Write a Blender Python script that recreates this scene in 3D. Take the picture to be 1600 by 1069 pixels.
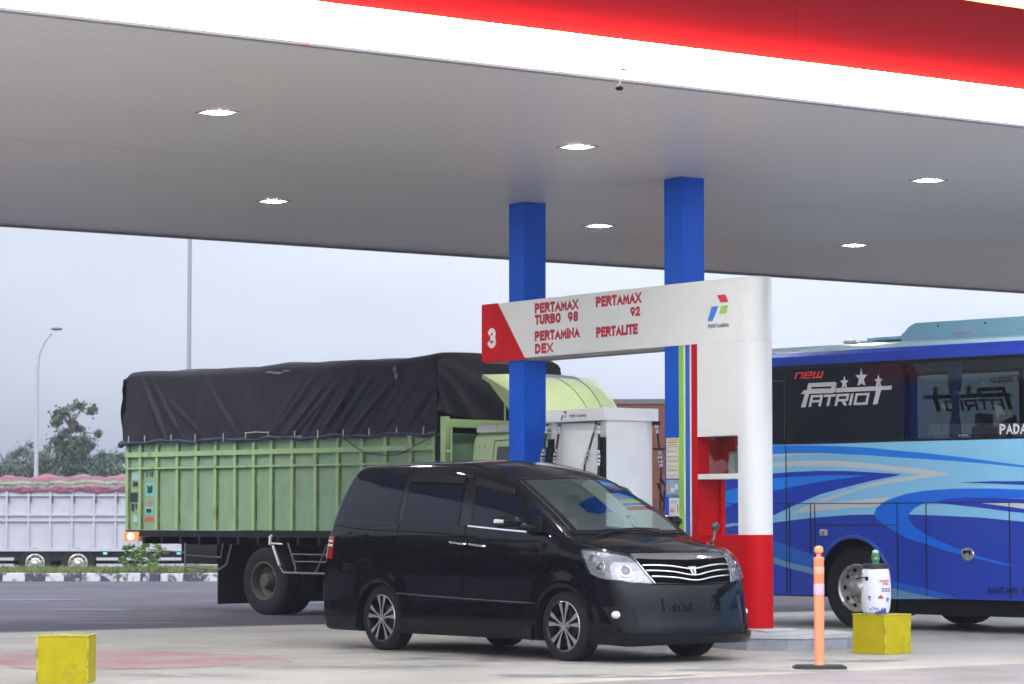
import bpy, bmesh, math, random
import numpy as np
from mathutils import Vector, Matrix
R=math.radians
random.seed(7); np.random.seed(7)
for o in list(bpy.data.objects): bpy.data.objects.remove(o)
sc=bpy.context.scene; COL=sc.collection
# ------------------------------------------------------------ camera
CAM_H=1.379
cd=bpy.data.cameras.new('camera'); cam=bpy.data.objects.new('camera',cd); COL.objects.link(cam); sc.camera=cam
cd.sensor_width=36; cd.lens=4316/1600*36; cd.clip_start=.1; cd.clip_end=3000
cam.location=(0,0,CAM_H); cam.rotation_euler=(R(90)+math.atan((807.9-534.5)/4316),0,0)
cd.dof.use_dof=True; cd.dof.focus_distance=28.5; cd.dof.aperture_fstop=4.5
# ------------------------------------------------------------ world, sun, exposure
w=bpy.data.worlds.new('World'); sc.world=w; w.use_nodes=True
SUN_EL=46; SUN_AZ=229
def build_world():
    nt=w.node_tree; N=nt.nodes; L=nt.links; N.clear()
    out=N.new('ShaderNodeOutputWorld'); add=N.new('ShaderNodeAddShader')
    sky=N.new('ShaderNodeTexSky'); sky.sky_type='NISHITA'; sky.sun_disc=False; sky.sun_elevation=R(SUN_EL); sky.sun_rotation=R(SUN_AZ); sky.dust_density=3
    b1=N.new('ShaderNodeBackground'); b1.inputs[1].default_value=.05; L.new(sky.outputs[0],b1.inputs[0])
    tc=N.new('ShaderNodeTexCoord'); sep=N.new('ShaderNodeSeparateXYZ'); L.new(tc.outputs['Generated'],sep.inputs[0])
    rp=N.new('ShaderNodeValToRGB'); L.new(sep.outputs[2],rp.inputs[0])
    e=rp.color_ramp.elements; e[0].position=0; e[0].color=(.33,.368,.50,1); e[1].position=1; e[1].color=(1.16,1.18,1.25,1)
    for p,c in ((.03,(.37,.405,.545)),(.065,(.46,.485,.60)),(.11,(.54,.555,.66)),(.35,(.88,.93,1.02))):
        q=e.new(p); q.color=(*c,1)
    mp=N.new('ShaderNodeMapping'); mp.inputs['Scale'].default_value=(1,1,3.2); L.new(tc.outputs['Generated'],mp.inputs[0])
    nz=N.new('ShaderNodeTexNoise'); nz.inputs['Scale'].default_value=4.5; nz.inputs['Detail'].default_value=5; nz.inputs['Roughness'].default_value=.45; L.new(mp.outputs[0],nz.inputs[0])
    mr=N.new('ShaderNodeMapRange'); mr.inputs[1].default_value=.35; mr.inputs[2].default_value=.65; mr.inputs[3].default_value=.9; mr.inputs[4].default_value=1.08; L.new(nz.outputs[0],mr.inputs[0])
    # duller bank of cloud towards the left (west)
    mx=N.new('ShaderNodeMapRange'); mx.inputs[1].default_value=-.2; mx.inputs[2].default_value=.1; mx.inputs[3].default_value=.8; mx.inputs[4].default_value=1.06; L.new(sep.outputs[0],mx.inputs[0])
    m0=N.new('ShaderNodeMath'); m0.operation='MULTIPLY'; L.new(mr.outputs[0],m0.inputs[0]); L.new(mx.outputs[0],m0.inputs[1])
    # sky brightened behind the camera to light the faces turned towards it
    my=N.new('ShaderNodeMapRange'); my.inputs[1].default_value=.15; my.inputs[2].default_value=-.7; my.inputs[3].default_value=0; my.inputs[4].default_value=1.9; L.new(sep.outputs[1],my.inputs[0])
    mz=N.new('ShaderNodeMapRange'); mz.inputs[1].default_value=.08; mz.inputs[2].default_value=.45; mz.inputs[3].default_value=.12; mz.inputs[4].default_value=1; L.new(sep.outputs[2],mz.inputs[0])
    mb=N.new('ShaderNodeMath'); mb.operation='MULTIPLY_ADD'; mb.inputs[2].default_value=1; L.new(my.outputs[0],mb.inputs[0]); L.new(mz.outputs[0],mb.inputs[1]); my=mb
    m1=N.new('ShaderNodeMath'); m1.operation='MULTIPLY'; L.new(m0.outputs[0],m1.inputs[0]); L.new(my.outputs[0],m1.inputs[1]); m0=m1
    b2=N.new('ShaderNodeBackground'); L.new(rp.outputs[0],b2.inputs[0]); L.new(m0.outputs[0],b2.inputs[1])
    L.new(b1.outputs[0],add.inputs[0]); L.new(b2.outputs[0],add.inputs[1]); L.new(add.outputs[0],out.inputs[0])
build_world()
sl=bpy.data.lights.new('sun','SUN'); sl.energy=1.1; sl.angle=R(25); sl.color=(1,.97,.92)
so=bpy.data.objects.new('sun',sl); COL.objects.link(so); so.rotation_euler=(R(90-SUN_EL),0,R(180-SUN_AZ))
sc.view_settings.view_transform='Standard'; sc.view_settings.look='None'; sc.view_settings.exposure=.4; sc.view_settings.gamma=1
try:
    sc.cycles.use_denoising=True; sc.cycles.sample_clamp_indirect=4; sc.cycles.max_bounces=10; sc.cycles.transparent_max_bounces=12
    sc.cycles.volume_bounces=0; sc.cycles.volume_step_rate=5
except Exception: pass
LAMP_E=235; HAZE_D=.0005
# ------------------------------------------------------------ helpers
def s2l(*c):
    r=[]
    for v in c:
        v/=255; r.append(v/12.92 if v<=.04045 else ((v+.055)/1.055)**2.4)
    return tuple(r)
MATS={}
def mat(name,col,rough=.5,metal=0,coat=0,var=0,vscale=3,bump=0,bscale=30,col2=None,thr=(.45,.6),spec=.5,emit=None,estr=0,stretch=(1,1,1),rvar=0):
    if name in MATS: return MATS[name]
    m=bpy.data.materials.new(name); m.use_nodes=True; N=m.node_tree.nodes; L=m.node_tree.links
    p=N['Principled BSDF']; p.inputs['Base Color'].default_value=(*col,1); p.inputs['Roughness'].default_value=rough
    p.inputs['Metallic'].default_value=metal; p.inputs['Coat Weight'].default_value=coat; p.inputs['Coat Roughness'].default_value=.04
    p.inputs['Specular IOR Level'].default_value=spec
    tc=mp=None
    if var or bump or col2 or rvar:
        tc=N.new('ShaderNodeTexCoord'); mp=N.new('ShaderNodeMapping'); mp.inputs['Scale'].default_value=stretch; L.new(tc.outputs['Object'],mp.inputs[0])
    src=None
    if col2:
        n=N.new('ShaderNodeTexNoise'); n.inputs['Scale'].default_value=vscale; n.inputs['Detail'].default_value=6; n.inputs['Roughness'].default_value=.65; L.new(mp.outputs[0],n.inputs[0])
        mr=N.new('ShaderNodeMapRange'); mr.inputs[1].default_value=thr[0]; mr.inputs[2].default_value=thr[1]; L.new(n.outputs[0],mr.inputs[0])
        mx=N.new('ShaderNodeMix'); mx.data_type='RGBA'; mx.inputs[6].default_value=(*col,1); mx.inputs[7].default_value=(*col2,1); L.new(mr.outputs[0],mx.inputs[0]); src=mx.outputs[2]
    if var:
        n=N.new('ShaderNodeTexNoise'); n.inputs['Scale'].default_value=vscale*1.7; n.inputs['Detail'].default_value=7; n.inputs['Roughness'].default_value=.6; L.new(mp.outputs[0],n.inputs[0])
        mr=N.new('ShaderNodeMapRange'); mr.inputs[1].default_value=.25; mr.inputs[2].default_value=.75; mr.inputs[3].default_value=1-var; mr.inputs[4].default_value=1+var; L.new(n.outputs[0],mr.inputs[0])
        hs=N.new('ShaderNodeHueSaturation'); hs.inputs['Color'].default_value=(*col,1)
        if src: L.new(src,hs.inputs['Color'])
        L.new(mr.outputs[0],hs.inputs['Value']); src=hs.outputs[0]
    if src: L.new(src,p.inputs['Base Color'])
    if rvar:
        n=N.new('ShaderNodeTexNoise'); n.inputs['Scale'].default_value=vscale*.8; n.inputs['Detail'].default_value=4; L.new(mp.outputs[0],n.inputs[0])
        mr=N.new('ShaderNodeMapRange'); mr.inputs[1].default_value=.35; mr.inputs[2].default_value=.65; mr.inputs[3].default_value=max(.02,rough-rvar); mr.inputs[4].default_value=min(1,rough+rvar); L.new(n.outputs[0],mr.inputs[0]); L.new(mr.outputs[0],p.inputs['Roughness'])
    if bump:
        n=N.new('ShaderNodeTexNoise'); n.inputs['Scale'].default_value=bscale; n.inputs['Detail'].default_value=5; L.new(mp.outputs[0],n.inputs[0])
        b=N.new('ShaderNodeBump'); b.inputs['Strength'].default_value=bump; b.inputs['Distance'].default_value=.02; L.new(n.outputs[0],b.inputs['Height']); L.new(b.outputs[0],p.inputs['Normal'])
    if emit: p.inputs['Emission Color'].default_value=(*emit,1); p.inputs['Emission Strength'].default_value=estr
    MATS[name]=m; return m
def glass(name,tint,refl=1.0,ior=1.5,rough=.0):
    if name in MATS: return MATS[name]
    m=bpy.data.materials.new(name); m.use_nodes=True; N=m.node_tree.nodes; L=m.node_tree.links; N.clear()
    o=N.new('ShaderNodeOutputMaterial'); t=N.new('ShaderNodeBsdfTransparent'); t.inputs[0].default_value=(*tint,1)
    g=N.new('ShaderNodeBsdfGlossy'); g.inputs['Roughness'].default_value=rough; g.inputs[0].default_value=(.80,1,.94,1) if name=='screen_glass' else (1,1,1,1)
    f=N.new('ShaderNodeLayerWeight'); f.inputs[0].default_value=.5
    pw=N.new('ShaderNodeMath'); pw.operation='POWER'; pw.inputs[1].default_value=5; L.new(f.outputs['Facing'],pw.inputs[0])
    q=N.new('ShaderNodeMath'); q.operation='MULTIPLY_ADD'; q.inputs[1].default_value=.95; q.inputs[2].default_value=.045*refl; q.use_clamp=True; L.new(pw.outputs[0],q.inputs[0])
    x=N.new('ShaderNodeMixShader'); L.new(q.outputs[0],x.inputs[0]); L.new(t.outputs[0],x.inputs[1]); L.new(g.outputs[0],x.inputs[2]); L.new(x.outputs[0],o.inputs[0])
    MATS[name]=m; return m
def _arc(cx,cy,rx,ry,a0,a1,n=9): return [(cx+rx*math.cos(R(a)),cy+ry*math.sin(R(a))) for a in np.linspace(a0,a1,n)]
_bowl=lambda y0,y1,x=.60:[(0,y1),(x-.28,y1)]+_arc(x-.28,(y0+y1)/2,.28+.12,(y1-y0)/2,90,-90)+[(0,y0)]
FONT={
'P':(.72,[[(0,0),(0,1)],_bowl(.46,1)]),'R':(.74,[[(0,0),(0,1)],_bowl(.48,1),[(.34,.48),(.72,0)]]),'B':(.74,[[(0,0),(0,1)],_bowl(.53,1,.58),_bowl(0,.53,.62)]),
'D':(.76,[[(0,0),(0,1)],[(0,1),(.25,1)]+_arc(.25,.5,.49,.5,90,-90)+[(0,0)]]),
'E':(.62,[[(.62,1),(0,1),(0,0),(.62,0)],[(0,.53),(.55,.53)]]),'L':(.58,[[(0,1),(0,0),(.58,0)]]),'T':(.70,[[(0,1),(.70,1)],[(.35,1),(.35,0)]]),'I':(.0,[[(0,0),(0,1)]]),
'A':(.80,[[(0,0),(.40,1.02),(.80,0)],[(.16,.32),(.64,.32)]]),'M':(.92,[[(0,0),(.06,1),(.46,.18),(.86,1),(.92,0)]]),'N':(.74,[[(0,0),(0,1),(.74,0),(.74,1)]]),
'X':(.76,[[(0,0),(.76,1)],[(0,1),(.76,0)]]),'U':(.70,[[(0,1),(0,.3)]+_arc(.35,.3,.35,.3,180,360)+[(.70,1)]]),'O':(.78,[_arc(.39,.5,.39,.5,90,450,25)]),
'G':(.76,[_arc(.39,.5,.39,.5,50,340,18)+[(.76,.48),(.42,.48)]]),'K':(.72,[[(0,0),(0,1)],[(.70,1),(.04,.42)],[(.24,.58),(.72,0)]]),
'9':(.62,[_arc(.31,.68,.31,.32,0,360,21),[(.62,.68)]+_arc(.10,.62,.52,.62,0,-62,8)]),'8':(.62,[_arc(.31,.75,.27,.25,0,360,19),_arc(.31,.26,.31,.26,0,360,19)]),
'2':(.60,[_arc(.30,.72,.29,.28,165,-20,11)+[(0,0),(.62,0)]]),'3':(.60,[_arc(.28,.75,.28,.25,155,-90,11)+[],_arc(.28,.26,.32,.26,90,-155,11)]),'S':(.62,[_arc(.31,.745,.29,.255,35,270,12)+_arc(.31,.255,.31,.255,90,-145,12)]),' ':(.35,[])}
class MB:
    def __init__(s): s.v=[]; s.f=[]; s.m=[]; s.sm=[]
    def add(s,vs,fs,m=0,smooth=False):
        k=len(s.v); s.v+= [tuple(map(float,q)) for q in vs]
        for f in fs: s.f.append([k+i for i in f]); s.m.append(m); s.sm.append(smooth)
    def box(s,x0,x1,y0,y1,z0,z1,m=0,bev=0):
        if bev:
            b=min(bev,.49*min(abs(x1-x0),abs(y1-y0),abs(z1-z0)))
            bm=bmesh.new(); bmesh.ops.create_cube(bm,size=1)
            for v in bm.verts: v.co=Vector((x0+(v.co.x+.5)*(x1-x0),y0+(v.co.y+.5)*(y1-y0),z0+(v.co.z+.5)*(z1-z0)))
            bmesh.ops.bevel(bm,geom=bm.edges[:],offset=b,segments=2,affect='EDGES',profile=.6)
            bm.verts.index_update(); s.add([v.co[:] for v in bm.verts],[[v.index for v in f.verts] for f in bm.faces],m); bm.free(); return
        s.add([(x0,y0,z0),(x1,y0,z0),(x1,y1,z0),(x0,y1,z0),(x0,y0,z1),(x1,y0,z1),(x1,y1,z1),(x0,y1,z1)],
              [(0,3,2,1),(4,5,6,7),(0,1,5,4),(1,2,6,5),(2,3,7,6),(3,0,4,7)],m)
    def prism(s,pts,y0,y1,m=0,plane='xz'):      # polygon extruded along the axis missing from plane
        n=len(pts); A=sum(pts[i][0]*pts[(i+1)%n][1]-pts[(i+1)%n][0]*pts[i][1] for i in range(n))
        if A<0: pts=pts[::-1]
        if plane=='xz': P=lambda a,b,c:(a,c,b)
        elif plane=='xy': P=lambda a,b,c:(a,b,c)
        else: P=lambda a,b,c:(c,a,b)
        vs=[P(a,b,y0) for a,b in pts]+[P(a,b,y1) for a,b in pts]
        fs=[list(range(n)),list(range(2*n-1,n-1,-1))]+[[(i+1)%n,i,i+n,(i+1)%n+n] for i in range(n)]
        s.add(vs,fs,m)
    def lathe(s,prof,c=(0,0,0),axis='z',n=32,m=0,smooth=True,ms=None):
        k=len(prof); vs=[]
        for i in range(n):
            a=2*math.pi*i/n; ca,sa=math.cos(a),math.sin(a)
            for r,h in prof:
                p=(r*ca,r*sa,h) if axis=='z' else ((r*ca,h,r*sa) if axis=='y' else (h,r*ca,r*sa))
                vs.append((c[0]+p[0],c[1]+p[1],c[2]+p[2]))
        for j in range(k-1):
            fs=[[i*k+j,((i+1)%n)*k+j,((i+1)%n)*k+j+1,i*k+j+1] for i in range(n)]
            s.add([],[],0)
            if j==0: base=len(s.v); s.v+=vs
            for f in fs: s.f.append([base+q for q in f]); s.m.append(ms[j] if ms else m); s.sm.append(smooth)
    def tube(s,path,r,n=8,m=0,caps=True,smooth=True):
        path=[Vector(p) for p in path]; k=len(path); rs=r if isinstance(r,(list,tuple)) else [r]*k
        vs=[]; up=None
        for i,p in enumerate(path):
            t=(path[min(i+1,k-1)]-path[max(i-1,0)]).normalized()
            if up is None: up=Vector((0,0,1)) if abs(t.z)<.9 else Vector((1,0,0))
            a=t.cross(up).normalized(); b=a.cross(t).normalized(); up=b
            for j in range(n):
                q=2*math.pi*j/n; vs.append(p+a*math.cos(q)*rs[i]+b*math.sin(q)*rs[i])
        fs=[[i*n+j,i*n+(j+1)%n,(i+1)*n+(j+1)%n,(i+1)*n+j] for i in range(k-1) for j in range(n)]
        s.add(vs,fs,m,smooth)
        if caps:
            b=len(s.v)-k*n; s.f.append([b+j for j in range(n)][::-1]); s.m.append(m); s.sm.append(False)
            s.f.append([b+(k-1)*n+j for j in range(n)]); s.m.append(m); s.sm.append(False)
    def grid(s,G,m=0,smooth=True,flip=False):    # G[i][j] points
        a=len(G); b=len(G[0]); vs=[p for row in G for p in row]
        fs=[[i*b+j,(i+1)*b+j,(i+1)*b+j+1,i*b+j+1] for i in range(a-1) for j in range(b-1)]
        if flip: fs=[f[::-1] for f in fs]
        s.add(vs,fs,m,smooth)
    def ball(s,c,r,m=0,n=16,k=10):
        rx,ry,rz=r if isinstance(r,(tuple,list)) else (r,r,r)
        G=[[(c[0]+rx*math.sin(math.pi*j/k)*math.cos(2*math.pi*i/n),c[1]+ry*math.sin(math.pi*j/k)*math.sin(2*math.pi*i/n),c[2]+rz*math.cos(math.pi*j/k)) for j in range(k+1)] for i in range(n+1)]
        s.grid(G,m)
    def word(s,txt,x0,x1,z0,z1,y,depth=.003,m=0,wt=.17,gap=.22,mapf=None):
        # block capitals as stroked bands of constant weight, wt in letter heights
        H=z1-z0; adv=sum(FONT[c][0]+wt/1+gap for c in txt)-gap; k=(x1-x0)/adv; cur=0; t=wt*H/2; q=0
        for c in txt:
            wd,st=FONT[c]
            for P in st:
                q+=1; pts=[Vector((x0+(cur+wt/2+px)*k,z0+t+pz*(H-2*t))) for px,pz in P]; n=len(pts); closed=(pts[0]-pts[-1]).length<1e-6; A=[];B=[]
                for i in range(n):
                    a=pts[i]-pts[i-1] if i>0 else (pts[-1]-pts[-2] if closed else pts[1]-pts[0]); b=pts[i+1]-pts[i] if i<n-1 else (pts[1]-pts[0] if closed else pts[-1]-pts[-2])
                    a.normalize(); b.normalize(); m1=Vector((-a.y,a.x)); m2=Vector((-b.y,b.x)); mm=(m1+m2); mm=mm.normalized() if mm.length>1e-3 else m1
                    w_=t/max(.42,mm.dot(m1)); e=Vector((0,0))
                    if not closed and i==0: e=-b*t*.98
                    if not closed and i==n-1: e=a*t*.98
                    if c in 'AXKNMR' and (i in (0,n-1)) and abs(a.x*a.y)>.02: e=e*1.6
                    A.append(pts[i]+mm*w_+e); B.append(pts[i]-mm*w_+e)
                A=[Vector((p.x,min(z1,max(z0,p.y)))) for p in A]; B=[Vector((p.x,min(z1,max(z0,p.y)))) for p in B]
                d=depth+.00008*q; yy=y-d
                vs=[(p.x,yy,p.y) for p in A]+[(p.x,yy,p.y) for p in B]+[(p.x,y,p.y) for p in A]+[(p.x,y,p.y) for p in B]
                if mapf: vs=[mapf(v) for v in vs]
                fs=[]
                for i in range(n-1): fs+= [[i,n+i,n+i+1,i+1],[i,i+1,2*n+i+1,2*n+i],[n+i+1,n+i,3*n+i,3*n+i+1]]
                fs+=[[0,2*n,3*n,n],[n-1,2*n-1,4*n-1,3*n-1]]
                s.add(vs,fs,m)
            cur+=wd+wt+gap
    def text(s,txt,x0,x1,z0,z1,y,depth=.004,m=0,bold=.012,shear=0,flip=False):
        cu=bpy.data.curves.new('t','FONT'); cu.body=txt; cu.offset=bold; cu.shear=shear; cu.extrude=.5; cu.resolution_u=4
        o=bpy.data.objects.new('t',cu); COL.objects.link(o); dg=bpy.context.evaluated_depsgraph_get(); dg.update()
        me=bpy.data.meshes.new_from_object(o.evaluated_get(dg)); co=np.array([v.co[:] for v in me.vertices])
        lo=co.min(0); hi=co.max(0); vs=[]
        for c in co:
            a=(c[0]-lo[0])/(hi[0]-lo[0]); b=(c[1]-lo[1])/(hi[1]-lo[1])
            if flip: vs.append((x1-a*(x1-x0), y+(.5+c[2])*depth, z0+b*(z1-z0)))
            else: vs.append((x0+a*(x1-x0), y-(.5+c[2])*depth, z0+b*(z1-z0)))
        s.add(vs,[list(p.vertices) for p in me.polygons],m)
        bpy.data.objects.remove(o); bpy.data.meshes.remove(me); bpy.data.curves.remove(cu)
    def build(s,name,mats,parent=None,label=None,smooth_angle=None,loc=None,rotz=0):
        if not isinstance(mats,(list,tuple)): mats=[mats]
        groups=[list(range(len(s.f)))]
        if parent is not None and len(s.f)<6000 and name not in NOSPLIT: groups=s.pieces()
        first=None
        for g in groups:
            used=sorted({i for k in g for i in s.f[k]}); mp={v:i for i,v in enumerate(used)}
            me=bpy.data.meshes.new(name); me.from_pydata([s.v[i] for i in used],[],[[mp[i] for i in s.f[k]] for k in g])
            for m in mats: me.materials.append(m)
            me.polygons.foreach_set('material_index',[s.m[k] for k in g]); me.polygons.foreach_set('use_smooth',[s.sm[k] for k in g]); me.update()
            if any(s.sm[k] for k in g):
                try: me.set_sharp_from_angle(angle=R(42))
                except Exception: pass
            o=bpy.data.objects.new(name,me); COL.objects.link(o)
            if parent: o.parent=parent
            if loc: o.location=loc; o.rotation_euler=(0,0,rotz)
            if label: o['label']=label
            first=first or o
        return first
    def pieces(s,tol=.012):
        n=len(s.v); pa=list(range(n))
        def fd(a):
            while pa[a]!=a: pa[a]=pa[pa[a]]; a=pa[a]
            return a
        for f in s.f:
            r=fd(f[0])
            for i in f[1:]: pa[fd(i)]=r
        isl_={}
        for k,f in enumerate(s.f): isl_.setdefault(fd(f[0]),[]).append(k)
        L=list(isl_.values())
        if len(L)<2 or len(L)>220: return [list(range(len(s.f)))]
        BB=[]
        for g in L:
            P=np.array([s.v[i] for k in g for i in s.f[k]]); BB.append([P.min(0)-tol,P.max(0)+tol,list(g)])
        ch=True
        while ch:
            ch=False
            for i in range(len(BB)):
                for j in range(i+1,len(BB)):
                    if np.all(BB[i][0]<=BB[j][1]) and np.all(BB[j][0]<=BB[i][1]):
                        BB[i]=[np.minimum(BB[i][0],BB[j][0]),np.maximum(BB[i][1],BB[j][1]),BB[i][2]+BB[j][2]]; del BB[j]; ch=True; break
                if ch: break
        if len(BB)>14: return [list(range(len(s.f)))]
        return [b[2] for b in BB]
NOSPLIT={'rib','rail','crown','trunk','underframe','chassis','hook','livery','panel_gap','door_seam','bonnet_seams','rim','tyre','body','interior','vent_slats','print','soffit','fascia','rear_fascia','window_post','lettering'}
def thing(name,label,cat,loc=(0,0,0),rotz=0,group=None):
    o=bpy.data.objects.new(name,None); COL.objects.link(o); o.location=loc; o.rotation_euler=(0,0,rotz)
    o['label']=label; o['category']=cat
    if group: o['group']=group
    return o
def tag(o,label,cat,group=None):
    o['label']=label; o['category']=cat
    if group: o['group']=group
    return o
def struct(o,kind='structure'): o['kind']=kind; return o
def copy_thing(o,loc,rotz,label):
    c=o.copy(); COL.objects.link(c); c.location=loc; c.rotation_euler=(0,0,rotz); c['label']=label
    for ch in list(o.children):
        d=ch.copy(); COL.objects.link(d); d.parent=c
        for g in list(ch.children):
            e=g.copy(); COL.objects.link(e); e.parent=d
    return c
def sampled(pts,n):
    P=np.array(pts,float); 
    if len(P)==2: t=np.linspace(0,1,n)[:,None]; return P[0]*(1-t)+P[1]*t
    d=np.r_[0,np.cumsum(np.linalg.norm(np.diff(P,axis=0),axis=1))]; q=np.linspace(0,d[-1],n)
    return np.stack([cub(q,list(zip(d,P[:,k]))) for k in range(P.shape[1])],1)
def cub(x,pts):
    xs=np.array([p[0] for p in pts],float);ys=np.array([p[1] for p in pts],float)
    n=len(xs);h=np.diff(xs);dl=np.diff(ys)/h
    m=np.zeros(n);m[0]=dl[0];m[-1]=dl[-1]
    for i in range(1,n-1):
        if dl[i-1]*dl[i]>0:
            w1=2*h[i]+h[i-1];w2=h[i]+2*h[i-1];m[i]=(w1+w2)/(w1/dl[i-1]+w2/dl[i])
    x=np.clip(np.asarray(x,float),xs[0],xs[-1])
    i=np.clip(np.searchsorted(xs,x)-1,0,n-2);t=(x-xs[i])/h[i]
    return ((1+2*t)*(1-t)**2*ys[i]+t*(1-t)**2*h[i]*m[i]+t*t*(3-2*t)*ys[i+1]+t*t*(t-1)*h[i]*m[i+1])
# frame of the pump island: local x runs along the island towards the camera, local y away to the right
IR=-.9571; P0=(2.536,29.328)
def isl(x,y,z=0): return (P0[0]+x*math.cos(IR)-y*math.sin(IR),P0[1]+x*math.sin(IR)+y*math.cos(IR),z)
# ------------------------------------------------------------ palette
M_black=mat('black_plastic',(.007,.007,.009),.5,bump=.1,spec=.18)
M_rubber=mat('tyre_rubber',(.013,.013,.016),.8,spec=.2,var=.25,vscale=12,bump=.3,bscale=60)
M_chrome=mat('chrome',(.85,.86,.88),.08,1)
M_alu=mat('brushed_metal',(.55,.55,.56),.3,1,var=.1,vscale=8)
M_white=mat('white_paint',(.74,.74,.75),.3,coat=.3,var=.05,vscale=1.5)
M_red=mat('red_paint',(.54,.001,.005),.45,coat=.0,var=.08,vscale=2,spec=.15)
M_blue=mat('blue_paint',(.012,.075,.42),.4,coat=.15,var=.12,vscale=2)
M_green=mat('green_vinyl',(.30,.62,.07),.4)
M_bluev=mat('blue_vinyl',(.02,.12,.55),.4)
M_pane=glass('clear_glass',(.85,.9,.88),1.3)
# ------------------------------------------------------------ ground and roads
def ground():
    def gz(y): return 0 if y<61.2 else (-.42*min(1,(y-61.2)/6))
    ys=[-40,0,15,30,45,55,60,61.2,62.5,64,65.5,67.2,72,90,120,180,260,400,800,1500]; xs=[-900,-300,-120,-60,-30,-12,0,12,30,60,120,300,900]
    b=MB(); b.grid([[(x,y,gz(y)-.012) for y in ys] for x in xs],0,False)
    m=mat('field_ground',(.075,.085,.04),.9,var=.3,vscale=.08,bump=.3,bscale=2)
    struct(b.build('ground',m))
    asp=mat('asphalt',(.076,.069,.094),.7,var=.16,vscale=.35,bump=.25,bscale=45,col2=(.085,.085,.1),thr=(.5,.75),rvar=.1,spec=.2)
    b=MB(); b.add([(-90,-30,0),(90,-30,0),(90,59.6,0),(-90,59.6,0)],[(0,1,2,3)]); struct(b.build('road',asp))
    b=MB(); b.add([(-90,68,-.416),(90,68,-.416),(90,96,-.416),(-90,96,-.416)],[(0,1,2,3)]); struct(b.build('far_road',asp))
    con=mat('concrete',(.375,.352,.322),.6,var=.17,vscale=.45,bump=.2,bscale=40,col2=(.25,.24,.235),thr=(.52,.8),rvar=.15,spec=.3)
    b=MB()
    x0,x1=-8.0,22; c=[isl(x0,-40),isl(x1,-40),isl(x1,60),isl(x0,60)]
    b.add([(p[0],p[1],.004) for p in c],[(0,1,2,3)]); struct(b.build('forecourt',con))
    b=MB(); c=[isl(4.02,-40),isl(40,-40),isl(40,60),isl(4.02,60)]; b.add([(p[0],p[1],.0062) for p in c],[(0,1,2,3)])
    struct(b.build('driveway',mat('old_concrete',(.225,.218,.235),.65,var=.2,vscale=.6,bump=.25,bscale=40,col2=(.15,.147,.155),thr=(.5,.75),rvar=.1,spec=.3)))
    # joints between slabs, oil stains, drain
    jm=mat('joint_tar',(.05,.05,.05),.7); b=MB()
    for x in (-6.28,-1.35,4.01,8.2,12.6):
        c=[isl(x-.011,-40),isl(x+.011,-40),isl(x+.011,60),isl(x-.011,60)]; b.add([(p[0],p[1],.008) for p in c],[(0,1,2,3)])
    for y in (-14.2,-9.7,4.8,9.6):
        c=[isl(-8,y-.008),isl(15,y-.008),isl(15,y+.008),isl(-8,y+.008)]; b.add([(p[0],p[1],.0085) for p in c],[(0,1,2,3)])
    pts=[(-8+.0,-40),(-8,60)]
    struct(b.build('slab_joints',jm))
    b=MB(); c=[isl(-8.16,-40),isl(-7.98,-40),isl(-7.98,60),isl(-8.16,60)]; b.add([(p[0],p[1],.0075) for p in c],[(0,1,2,3)])
    struct(b.build('forecourt_edge',mat('edge_dark',(.09,.09,.095),.6,var=.3,vscale=2)))
    # worn red paint on the concrete
    rp=mat('worn_red_paint',(.34,.17,.16),.6,var=.12,vscale=1.2,col2=(.40,.33,.31),thr=(.40,.75)); b=MB()
    P=[(-3.6,-6.6),(-3.2,-5.9),(-2.46,-5.35),(-1.6,-5.25),(-.9,-5.3),(-.13,-5.5),(0,-5.72),(-.1,-6.1),(.15,-6.7),(.09,-7.07),(-.1,-7.5),(-.25,-8.1),(-1.6,-8.0),(-2.9,-7.4)]
    Q=[]
    for i in range(len(P)):
        a=P[i]; c=P[(i+1)%len(P)]
        for t in np.linspace(0,1,6)[:-1]: Q.append((a[0]*(1-t)+c[0]*t+random.uniform(-.04,.04),a[1]*(1-t)+c[1]*t+random.uniform(-.05,.05)))
    b.add([(*isl(x,y)[:2],.0095) for x,y in Q],[list(range(len(Q)))]); struct(b.build('ground_paint',rp))
    # rain puddles on the asphalt
    wm=mat('water',(.05,.05,.06),.09,spec=.8); b=MB()
    for cx,cy,rx,ry in ((-6.2,41.3,.95,.22),(-5.15,36.05,.75,.10),(-8.4,46,1.6,.2),(-2.6,44.5,.9,.12)):
        n=40; ph=random.random()*6
        b.add([(cx+rx*math.cos(a)*(1+.18*math.sin(3*a+ph)),cy+ry*math.sin(a)*(1+.3*math.sin(2*a+ph)),.006) for a in [2*math.pi*i/n for i in range(n)]],[list(range(n))])
    struct(b.build('water_puddles',wm))
    # oil and tyre stains
    om=mat('oil_stain',(.22,.21,.20),.5,var=.3,vscale=3,col2=(.34,.33,.31),thr=(.45,.6)); b=MB()
    for cx,cy,rx,ry in ((-.3,27.0,.9,.5),(2.2,25.0,.8,.3),(-1.6,25.6,1.1,.35),(3.2,26.6,.5,.3),(-3.0,24.2,.6,.25),(0.6,24.1,.8,.3),(1.0,28.2,1.3,.9)):
        n=48; ph=random.random()*6
        b.add([(cx+rx*math.cos(a)*(1+.2*math.sin(3*a+ph)+.1*math.sin(7*a)),cy+ry*math.sin(a)*(1+.25*math.sin(2*a+ph)+.12*math.sin(5*a+ph)),.0065+.0004*len(b.f)) for a in [2*math.pi*i/n for i in range(n)]],[list(range(n))])
    struct(b.build('oil_stains',om))
    # kerb with black and white blocks, verge
    b=MB(); x=-40.
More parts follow.
